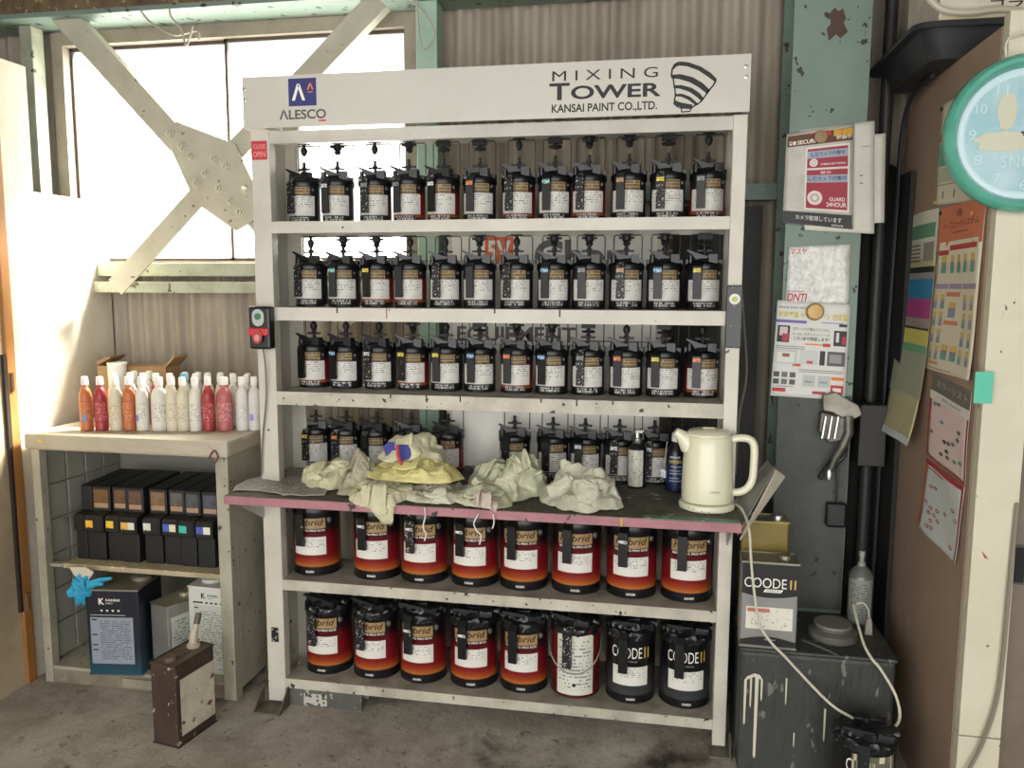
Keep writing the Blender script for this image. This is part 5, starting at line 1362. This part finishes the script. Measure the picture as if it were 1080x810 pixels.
# COODE square can
COB = mat('graphite can print', '#8b8b88', .4, .2, dirt='#6a6a68', amt=.4, scale=5)
t = square_can('square_can', (.930, -.055, BT), -1, .172, .106, .282, COB, 'square grey and black can lettered in white on the steel box', 'can', topm=mat('tarnished tin top', '#7d7a68', .4, .6), handle=False, cap=(.28, 0), rim=mat('dull rim', '#8a887e', .4, .5))
fy = -.0536
top_ = [(-.0855, .275)] + [(-.0855 + .171 * i / 10, .178 - .012 * math.sin(math.pi * i / 10)) for i in range(11)] + [(.0855, .275)]
m = MB().prism(top_[::-1], fy, fy + .0006, 'Y'); m.build('black_panel', INK, t)
bot_ = [(-.0855, .008)] + [(.0855, .008)] + [(.0855 - .171 * i / 10, .024 + .014 * math.sin(math.pi * i / 10)) for i in range(11)]
m = MB().prism(bot_, fy, fy + .0006, 'Y'); m.build('black_panel', INK, t)
fq_ = lambda x, z: (x, fy - .0006, z)
m = MB(); put_text(m, 'COODE', -.078, .050, .198, .230, fq_); put_text(m, 'KANSAI', -.010, .022, .026, .031, fq_)
m.build('lettering', WHITEP, t)
MB().prism([(-.020, .184), (.034, .184), (.040, .194), (-.014, .194)], fy - .0006, fy, 'Y').build('white_bar', WHITEP, t)
m = MB(); put_text(m, 'PREMIUM', -.010, .030, .186, .192, lambda x, z: (x, fy - .0012, z)); m.build('small_lettering', INK, t)
m = MB(); put_text(m, 'II', .060, .078, .198, .228, fq_); m.build('numeral', mat('numeral gold', '#c2a450', .4), t)
MB().sheet((-.070, fy, .062), (.072, fy, .062), (.072, fy, .135), (-.070, fy, .135), 0, .0006, (0, -1, 0)).build('label', printed('square can label', '#d3d1c3', '#6a665e', rows=10, cols=20, density=.4), t)
MB().box(-.066, .002, fy - .0012, fy - .0006, .118, .130).build('red_print', mat('faded red print', '#b86a5c', .6), t)
# yellow tin behind it
t = square_can('square_can', (.925, .08, BT), 0, .15, .10, .375, mat('yellow tin paint', '#7d6b2c', .45, dirt='#5a4c1e', amt=.5, scale=6), 'yellow square can standing behind the black lettered can', 'can', handle=False, rim=mat('yellow rim', '#9a8434', .4))
# round lid
rl = tag(empty('round_lid', (1.150, .025, BT)), 'round grey two-step lid lying on the steel box', 'lid')
RLM = mat('dusty grey lid', '#5e5e56', .55, dirt='#44443d', amt=.5, scale=8)
MB().lathe([(.076, 0), (.078, .004), (.076, .022), (.062, .030), (.056, .032), (.056, .040)], 36).build('lid_base', RLM, rl, smooth=True)
MB().lathe([(.058, .040), (.060, .043), (.058, .049), (.004, .051)], 36).build('lid_top', mat('pale lid top', '#6f6e65', .5), rl, smooth=True)
# aerosol
ae = tag(empty('aerosol_can', (1.262, .165, BT)), 'grey aerosol can with printed label beside the plywood panel', 'aerosol')
MB().lathe([(.036, 0), (.0385, .003), (.0385, .165), (.036, .170), (.0375, .172), (.030, .186), (.014, .200), (.012, .202)], 24).build('can_body', mat('grey aerosol', '#6d6d68', .4, .3), ae, smooth=True)
MB().patch(.0387, -75, 60, .010, .160, 10).build('label', printed('aerosol label', '#84867f', '#4a4c4a', rows=16, cols=12, density=.5), ae)
MB().lathe([(.013, .200), (.012, .214), (.008, .216), (.008, .232), (.011, .234), (.010, .252), (.003, .253)], 14).build('nozzle', mat('pale nozzle', '#8d8b82', .4), ae, smooth=True)
# plug resting beside it
pg = tag(empty('plug', (1.270, .065, BT)), 'grey plug standing beside the aerosol can', 'plug')
MB().prism([(-.012, 0), (.012, 0), (.010, .04), (.005, .06), (-.005, .06), (-.010, .04)], -.009, .009, 'Y').build('plug_body', mat('grey plug', '#8d8a80', .5), pg, bevel=.002)
cable('cord', [(0, 0, .06), (-.004, 0, .085), (-.02, .004, .105), (-.04, .004, .10)], .0028, mat('white cord', '#c6c2ae', .5), parent=pg)
CORD = mat('white cord', '#c6c2ae', .5)
cable('cord', [(x - KX, y - KY, z - WT) for x, y, z in [(.815, -.02, .862), (.838, -.07, .858), (.854, -.15, .815), (.868, -.15, .68), (.893, -.15, .532), (.925, -.155, .47), (.983, -.16, .412), (1.06, -.17, .335), (1.12, -.20, .29), (1.185, -.25, .276)]], .0042, CORD, parent=kt, n=8)['label'] = 'white cord hanging in front of the square can'
cable('white_cable', [(1.218, .055, .52), (1.215, .0, .50), (1.22, -.09, .452), (1.235, -.137, .425), (1.258, -.15, .40), (1.300, -.165, .33), (1.312, -.18, .27), (1.285, -.22, .255), (1.235, -.25, .270), (1.20, -.26, .278)], .0045, CORD, 'white cord curving down the right side of the steel box', 'cord', n=8)
cable('stick_rod', [(1.045, -.03, BT + .004), (1.115, -.10, BT + .004), (1.14, -.135, BT + .002)], .004, mat('dull rod', '#55544d', .5), 'thin dull rod lying on the steel box', 'rod')
# can on the floor in front of the box
fcan = big_can(1.195, .0, 'coode', 'grime', 'open can with crusted black lid on the floor before the steel box', None, messy_lid=True, sticker=False, y=-.262)
MB().patch(.0876, -35, 50, .11, .225, 10).build('striped_label', printed('striped floor label', '#c8c2a4', '#1c1c1c', rows=1.2, cols=14, density=.55, row_fill=1.0, left=0, right=1, top=1, bottom=0), fcan)

# ================================================================== plywood panel, white post, locker door
PLY = mat('brown plywood', '#9a8470', .55, dirt='#6e5d4d', amt=.6, scale=4, stretch=(1, 1, .25), chips='#c2ab92', chip_amt=.27, chip_scale=25)
BX_ = 1.40
ply = tag(MB().box(BX_, BX_ + .02, -.35, .46, 0, 2.215).build('plywood_panel', PLY), 'scratched brown plywood side panel covered with pinned charts', 'panel')
WPM = mat('cream painted post', '#cbc6b0', .5, dirt='#a8a187', amt=.4, scale=3, chips='#3b3a30', chip_amt=.27, chip_scale=22)
wp = tag(empty('white_post', (1.455, -.375, 0)), 'cream painted timber post at the front of the plywood panel', 'post')
MB().box(-.053, .053, -.02, .02, .342, 2.24).build('post_upper', WPM, wp, bevel=.002)
MB().box(-.053, .053, -.02, .02, 0, .339).build('post_lower', WPM, wp, bevel=.002)
MB().prism([(-.03, .865), (-.018, .852), (-.012, .842), (-.022, .846)], -.0215, -.0203, 'Y').build('red_scuff', mat('red scuff', '#9a4a42', .6), wp)
tp = tag(MB().box(1.374, 1.418, -.4115, -.4095, 1.262, 1.344).build('tape_piece', mat('teal tape', '#4fb497', .5)), 'strip of teal tape on the white post edge', 'tape')
dr = tag(empty('locker_door', (1.82, -.345, 0)), 'grey brown locker door right of the white post', 'door')
LKM = mat('grey brown door', '#7a6d60', .5, dirt='#544a40', amt=.6, scale=4)
MB().box(-.305, -.02, -.008, .012, 0, 2.2).build('door_leaf', LKM, dr)
MB().box(-.02, .30, -.012, .012, 0, 2.2).build('door_leaf', mat('paler door', '#8a8074', .5), dr)
MB().box(-.303, -.268, -.011, -.0082, .765, .875).box(-.299, -.272, -.0125, -.011, .772, .868, 1).build('finger_pull', [mat('pull frame', '#4a443c', .5), mat('pull recess', '#0d0c0b', .7)], dr)
# cables down the post
cable('power_cable', [(1.500, -.402, 1.0), (1.496, -.404, .80), (1.492, -.406, .56), (1.482, -.408, .44), (1.455, -.412, .33), (1.42, -.42, .24), (1.39, -.43, .12), (1.38, -.44, .005)], .006, mat('grey cable', '#7c7668', .5), 'grey cable running down the white post to the floor', 'cable')
cable('power_cable', [(1.372, .10, 2.205), (1.372, .24, 2.20), (1.37, .34, 2.17), (1.37, .40, 2.06), (1.37, .41, 1.8), (1.37, .43, 1.3), (1.37, .44, .7), (1.37, .44, .02)], .008, mat('black cable', '#26262a', .5), 'thick dark cable bending over the far edge of the plywood panel', 'cable')
cable('power_cable', [(.80, .44, 1.9), (.842, .35, 1.62), (.86, .30, 1.42), (.872, .28, 1.25), (.85, .26, 1.1), (.845, .25, .9)], .004, mat('grey cord', '#6b6a63', .5), 'thin grey cord hanging between rack and column', 'cable')
# dark board put in to blacken the gap behind the plywood
tag(MB().box(1.382, 1.397, .30, .46, .05, 1.95).build('dark_backing', mat('dark gap board', '#201e1c', .7)), 'dark narrow board blackening the gap behind the plywood panel', 'board')

# charts pinned on the plywood (face towards -X)
PX = BX_ - .0015
def wallp(y0, y1, z0, z1, curl=0.0, wave=.002, dz=0.0): return bil((PX, y0, z0), (PX, y1, z0 + dz), (PX, y1, z1 + dz), (PX, y0, z1), (-1, 0, 0), curl, wave)
p1 = Poster('wall_chart', wallp(.080, -.285, 1.812, 2.115, .0, .002, -.02), mat('cream chart paper', '#d0c9b0', .6), 'cream notice half hidden behind the round clock', 'poster')
p1.blk(.04, .62, .30, .70, '#b84a42').blk(.05, .38, .60, .60, '#5f9a80').blk(.06, .22, .55, .36, '#a9b095').blk(.04, .19, .90, .2, '#8a8570')
for u in (.2, .45): p1.blk(u, .06, u + .025, .13, '#3a362c', n=1)
p1.done()
p2 = Poster('wall_chart', wallp(.372, .036, 1.062, 1.803, .05, .003, 0), mat('long chart paper', '#bfb88f', .5, dirt='#9a9468', amt=.5, scale=6), 'long curling chart with blue, magenta and yellow bands on the plywood', 'poster', nv=32)
p2.blk(.0, .80, 1, .999, '#cdcab8', off=.0006).blk(.08, .885, .95, .945, '#5f8a70', off=.0012).blk(.0, .737, 1, .762, '#26241f')
for k_ in range(5): p2.blk(.08, .785 + k_ * .017, .55, .792 + k_ * .017, '#5a584e', off=.0012, n=1)
p2.blk(.66, .785, .95, .865, '#8a8678', off=.0012).blk(0, .71, 1, .737, '#8e8a80').blk(0, .625, 1, .71, '#2f7aa2').blk(0, .54, 1, .625, '#a8447e').blk(0, .50, 1, .54, '#9a8f86').blk(0, .49, 1, .50, '#3a3326')
p2.blk(0, .425, 1, .49, '#cfc566').blk(0, .39, 1, .425, '#6fa57e').blk(0, .20, 1, .39, '#a3a48c')
p2.blk(0, .0, 1, .03, '#c9d0cc', off=.0012).done()
p3 = Poster('wall_chart', wallp(.026, -.337, 1.312, 1.796, .012, .003, 0), mat('chart paper', '#d2cab2', .6), 'chart with orange header and rows of small tubes on the plywood', 'poster', nv=28)
p3.blk(.0, .76, 1, 1, '#c87452').txt('ベースコートシステム', .10, .865, .92, .905, '#5a3020').txt('2液型', .42, .93, .56, .97, '#7a4430').blk(.30, .835, .72, .842, '#8a5038', off=.0012)
p3.blk(.06, .66, .94, .79, '#d6cfb8', off=.0012).blk(.06, .71, .28, .74, '#b53a35', off=.0018).blk(.30, .735, .92, .765, '#b53a35', off=.0018)
def vial(u, v, w, h, a, b_, c_):
    p3.blk(u, v, u + w, v + h * .4, a, off=.002, n=1).blk(u, v + h * .4, u + w, v + h * .62, b_, off=.002, n=1).blk(u, v + h * .62, u + w, v + h, c_, off=.002, n=1)
for k_, u in enumerate((.14, .34, .50, .66, .82)): vial(u, .60, .10 if k_ == 0 else .075, .105, '#5f9a86', '#8f8a92', '#cfae50')
for a, b_ in ((.02, .32), (.34, .64), (.66, .96)): p3.blk(a, .505, b_, .535, '#9a8aa0')
for u, v in ((.30, .46), (.30, .29)): p3.blk(u, v, u + .30, v + .025, '#cc7a48')
for r_ in range(4):
    for k_, u in enumerate((.05, .20, .70, .86)):
        vial(u, .385 - r_ * .105, .07, .085, ['#7a90a8', '#6f9a88', '#8a86a4', '#7f9a70'][(r_ + k_) % 4], '#a09ab0', '#cdb45c')
vial(.38, .335, .14, .09, '#7f98a0', '#8a7fa0', '#cfae50'); vial(.34, .08, .12, .09, '#5f9a86', '#8a7fa0', '#cfae50'); vial(.52, .08, .12, .09, '#5f9a86', '#8a7fa0', '#cfae50')
p3.blk(.05, .04, .30, .06, '#cc8a58').blk(.05, .015, .6, .02, '#8a8470').done()
REDF = '#a8343a'
p4 = Poster('wall_chart', wallp(.004, -.328, 1.046, 1.300, .0, .002, -.02), mat('pink chart paper', '#d8c0b8', .6), 'pale pink chart with small ovals in a dark red border', 'poster')
p4.blk(0, .80, 1, 1, '#6a665c').blk(.0, .70, 1, .80, '#d3cfc4', off=.0012).txt('カラーリスト', .15, .87, .95, .95, '#a8a498').txt('GRAVEL TOUCH', .2, .735, .8, .765, '#4a463c').blk(0, 0, .035, .8, REDF, n=1).blk(.965, 0, 1, .8, '#7a2a30', n=1).blk(0, 0, 1, .02, REDF, off=.0016)
for u, v, hx in ((.15, .66, '#5a8a80'), (.24, .67, '#6a6a62'), (.35, .49, '#4f9a9a'), (.8, .50, '#5a5f58'), (.78, .41, '#5a6a5a'), (.12, .32, '#6a7a6a'), (.45, .29, '#4a4f4a'), (.55, .30, '#5f6a60'), (.66, .33, '#5a8a70'), (.52, .20, '#4a4f4a'), (.40, .13, '#5f5f58'), (.55, .14, '#5a5f58'), (.72, .15, '#4f9a80'), (.86, .18, '#5f8a7a')): disc_blk(p4, u, v, .045, .022, hx, .002, 10)
p4.done()
p5 = Poster('wall_chart', wallp(.004, -.325, .815, 1.032, .012, .003, -.012), mat('blue grey chart paper', '#c3c9c6', .6), 'pale blue chart with red ovals and bent lower corner', 'poster')
p5.blk(0, .93, 1, 1, REDF).blk(.05, .88, .5, .90, '#b0555a').blk(0, 0, .04, .93, '#b8603c', n=1).blk(.96, 0, 1, .93, '#8a3030', n=1)
for u, v in ((.18, .66), (.3, .68), (.12, .42), (.25, .38), (.4, .40), (.22, .30), (.35, .32), (.45, .28), (.3, .22), (.6, .45), (.25, .12), (.82, .6), (.9, .50), (.35, .14), (.84, .12)): disc_blk(p5, u, v, .045, .026, '#b0555a', .002, 10); 
for u, v in ((.18, .66), (.3, .68), (.12, .42), (.25, .38), (.4, .40), (.22, .30), (.35, .32), (.45, .28), (.3, .22), (.6, .45), (.25, .12), (.82, .6), (.9, .50), (.35, .14), (.84, .12)): disc_blk(p5, u, v, .022, .013, '#c3c9c6', .0024, 8)
p5.done()
PIN = mat('yellow pin', '#c9b03a', .4); PINK_ = mat('dark pin', '#2c2a28', .4)
for y, z, mm, lb in ((.075, 1.822, PIN, 'yellow pin at the lower corner of the cream notice'), (.36, 1.792, PINK_, 'dark pin at the top left of the long banded chart'), (.018, 1.784, PINK_, 'dark pin at the top left of the orange-headed chart'), (-.25, 1.76, PIN, 'yellow pin at the top right of the orange-headed chart'), (.07, 2.10, PINK_, 'dark pin at the top left of the cream notice')):
    tag(MB().lathe([(.006, 0), (.006, .004), (.003, .006)], 10, M=Matrix.Translation((PX - .002, y, z)) @ Matrix.Rotation(-math.pi / 2, 4, 'Y')).build('push_pin', mm, smooth=True), lb, 'pin')

# ================================================================== wall clock on the white post
ck = tag(empty('wall_clock', (1.448, -.402, 1.938)), 'round wall clock with thick teal rim and pale blue face', 'clock')
CR = .192
Mk = Matrix.Rotation(math.pi / 2, 4, 'X')
TEAL = mat('translucent teal plastic', '#5aa692', .2, coat=.4, dirt='#3f8d79', amt=.5, scale=12)
rim = MB(); n = 56
prof = [(CR - .034, .006), (CR - .004, .0), (CR, .012), (CR - .002, .034), (CR - .012, .044), (CR - .022, .042), (CR - .030, .030), (CR - .034, .020)]
for i in range(n):
    a = 2 * math.pi * i / n
    for r_, z in prof: rim.v.append(tuple(Mk @ Vector((r_ * math.cos(a), r_ * math.sin(a), z))))
k_ = len(prof)
for i in range(n):
    i2 = (i + 1) % n
    for j in range(k_):
        j2 = (j + 1) % k_; rim.f.append((i * k_ + j, i2 * k_ + j, i2 * k_ + j2, i * k_ + j2)); rim.m.append(0)
rim.build('rim', TEAL, ck, smooth=True)
FACE = mat('pale blue clock face', '#8ab3ba', .3, dirt='#bccfd3', amt=.9, scale=7)
MB().lathe([(CR - .03, .010), (CR - .03, .020)], 48, M=Mk).build('face', FACE, ck)
MB().lathe([(CR - .034, .0202), (CR - .036, .0212), (CR - .050, .0212), (CR - .052, .0202)], 48, M=Mk, caps=False).build('inner_ring', mat('white clock ring', '#bcd4da', .3), ck, smooth=True)
BLO = mat('cream clouds on face', '#bfbea8', .4)
for cx_, cz_, rx_, rz_, sd_ in ((-.050, -.018, .068, .024, 1.0), (-.048, .055, .022, .046, 4.0)):
    pl = []
    for i in range(28):
        a = 2 * math.pi * i / 28; k_ = 1 + .30 * noise.noise(Vector((math.cos(a) * 2.2, math.sin(a) * 2.2, sd_)))
        pl.append((cx_ + rx_ * k_ * math.cos(a), cz_ + rz_ * k_ * math.sin(a)))
    MB().prism(pl, -.0224 + sd_ * .0001, -.0212, 'Y').build('cloud_print', BLO, ck)
NUM = mat('clock numerals', '#b9d2d6', .4)
for h_ in range(1, 13):
    a = rad(90 - 30 * h_); cx_, cz_ = (CR - .068) * math.cos(a), (CR - .068) * math.sin(a)
    w_ = .009 if h_ < 10 else .013
    put_text(MB(), str(h_), cx_ - w_, cx_ + w_, cz_ - .012, cz_ + .012, lambda x, z: (x, -.0222, z)).build('numeral', NUM, ck)
m = MB(); put_text(m, 'SNO', -.055, .02, -.082, -.052, lambda x, z: (x, -.0224, z)); m.build('lettering', NUM, ck)
MB().box(-.003, .003, -.026, -.024, -.01, .075, M=Matrix.Rotation(rad(60), 4, 'Y')).build('hour_hand', INK, ck)
MB().box(-.002, .002, -.028, -.026, -.015, .11, M=Matrix.Rotation(rad(100), 4, 'Y')).build('minute_hand', INK, ck)
cable('hanger_wire', [(-.055, -.02, .165), (-.062, -.02, .21), (-.048, -.015, .235), (-.01, -.01, .245), (.0, -.008, .265), (.012, -.01, .25)], .003, CORD, parent=ck)

# ================================================================== on top of the plywood unit
PT = 2.216
tyr = tag(empty('black_tray', (1.51, .14, PT)), 'scuffed black plastic tray resting on top of the plywood panel', 'tray')
TRM = mat('scuffed black tray', '#25262a', .45, dirt='#3f3f42', amt=.5, scale=8, chips='#55544f', chip_amt=.26, chip_scale=20)
def rring(x0, x1, y0, y1, z, r_=.05, n=5):
    o = []
    for cx_, cy_, a0 in ((x1 - r_, y1 - r_, 0), (x0 + r_, y1 - r_, 90), (x0 + r_, y0 + r_, 180), (x1 - r_, y0 + r_, 270)):
        for i in range(n + 1):
            a = rad(a0 + 90 * i / n); o.append((cx_ + r_ * math.cos(a), cy_ + r_ * math.sin(a), z))
    return o
m = MB()
rings = [rring(-.19, .26, -.20, .24, .0), rring(-.225, .29, -.235, .275, .078), rring(-.255, .31, -.265, .30, .082), rring(-.258, .313, -.268, .303, .070),
         rring(-.255, .31, -.265, .30, .087), rring(-.220, .285, -.230, .27, .083), rring(-.184, .255, -.195, .235, .006)]
nn = len(rings[0])
for rg in rings: m.v += rg
for j in range(len(rings) - 1):
    for i in range(nn):
        i2 = (i + 1) % nn; m.f.append((j * nn + i, j * nn + i2, (j + 1) * nn + i2, (j + 1) * nn + i)); m.m.append(0)
m.f.append(tuple(range(nn - 1, -1, -1))); m.m.append(0); b0_ = (len(rings) - 1) * nn; m.f.append(tuple(b0_ + i for i in range(nn))); m.m.append(0)
m.build('tray_shell', TRM, tyr, smooth=True)
wbx = tag(empty('lettered_box', (1.54, .03, PT + .088)), 'worn white box with black lettering on the black tray', 'box')
MB().box(-.225, .25, -.155, .16, 0, .20).build('carton', mat('worn white carton', '#c6c0b0', .6, dirt='#8d8270', amt=.6, scale=8), wbx, bevel=.004)
m = MB(); put_text(m, 'ゴライ', -.095, .035, .022, .052, lambda x, z: (x, -.1558, z), bold=.02); m.build('lettering', INK, wbx)
MB().box(-.225, .25, -.1566, -.155, .0, .006).build('yellowed_edge', mat('yellowed edge', '#b3a986', .6), wbx)
cable('hose', [(1.25, -.135, 2.46), (1.262, -.14, 2.40), (1.285, -.142, 2.355), (1.325, -.142, 2.325), (1.39, -.142, 2.316), (1.46, -.138, 2.322), (1.52, -.136, 2.315)], .010, mat('dull white hose', '#b3ab98', .5), 'dull white hose curving over the black tray rim', 'hose', n=8)
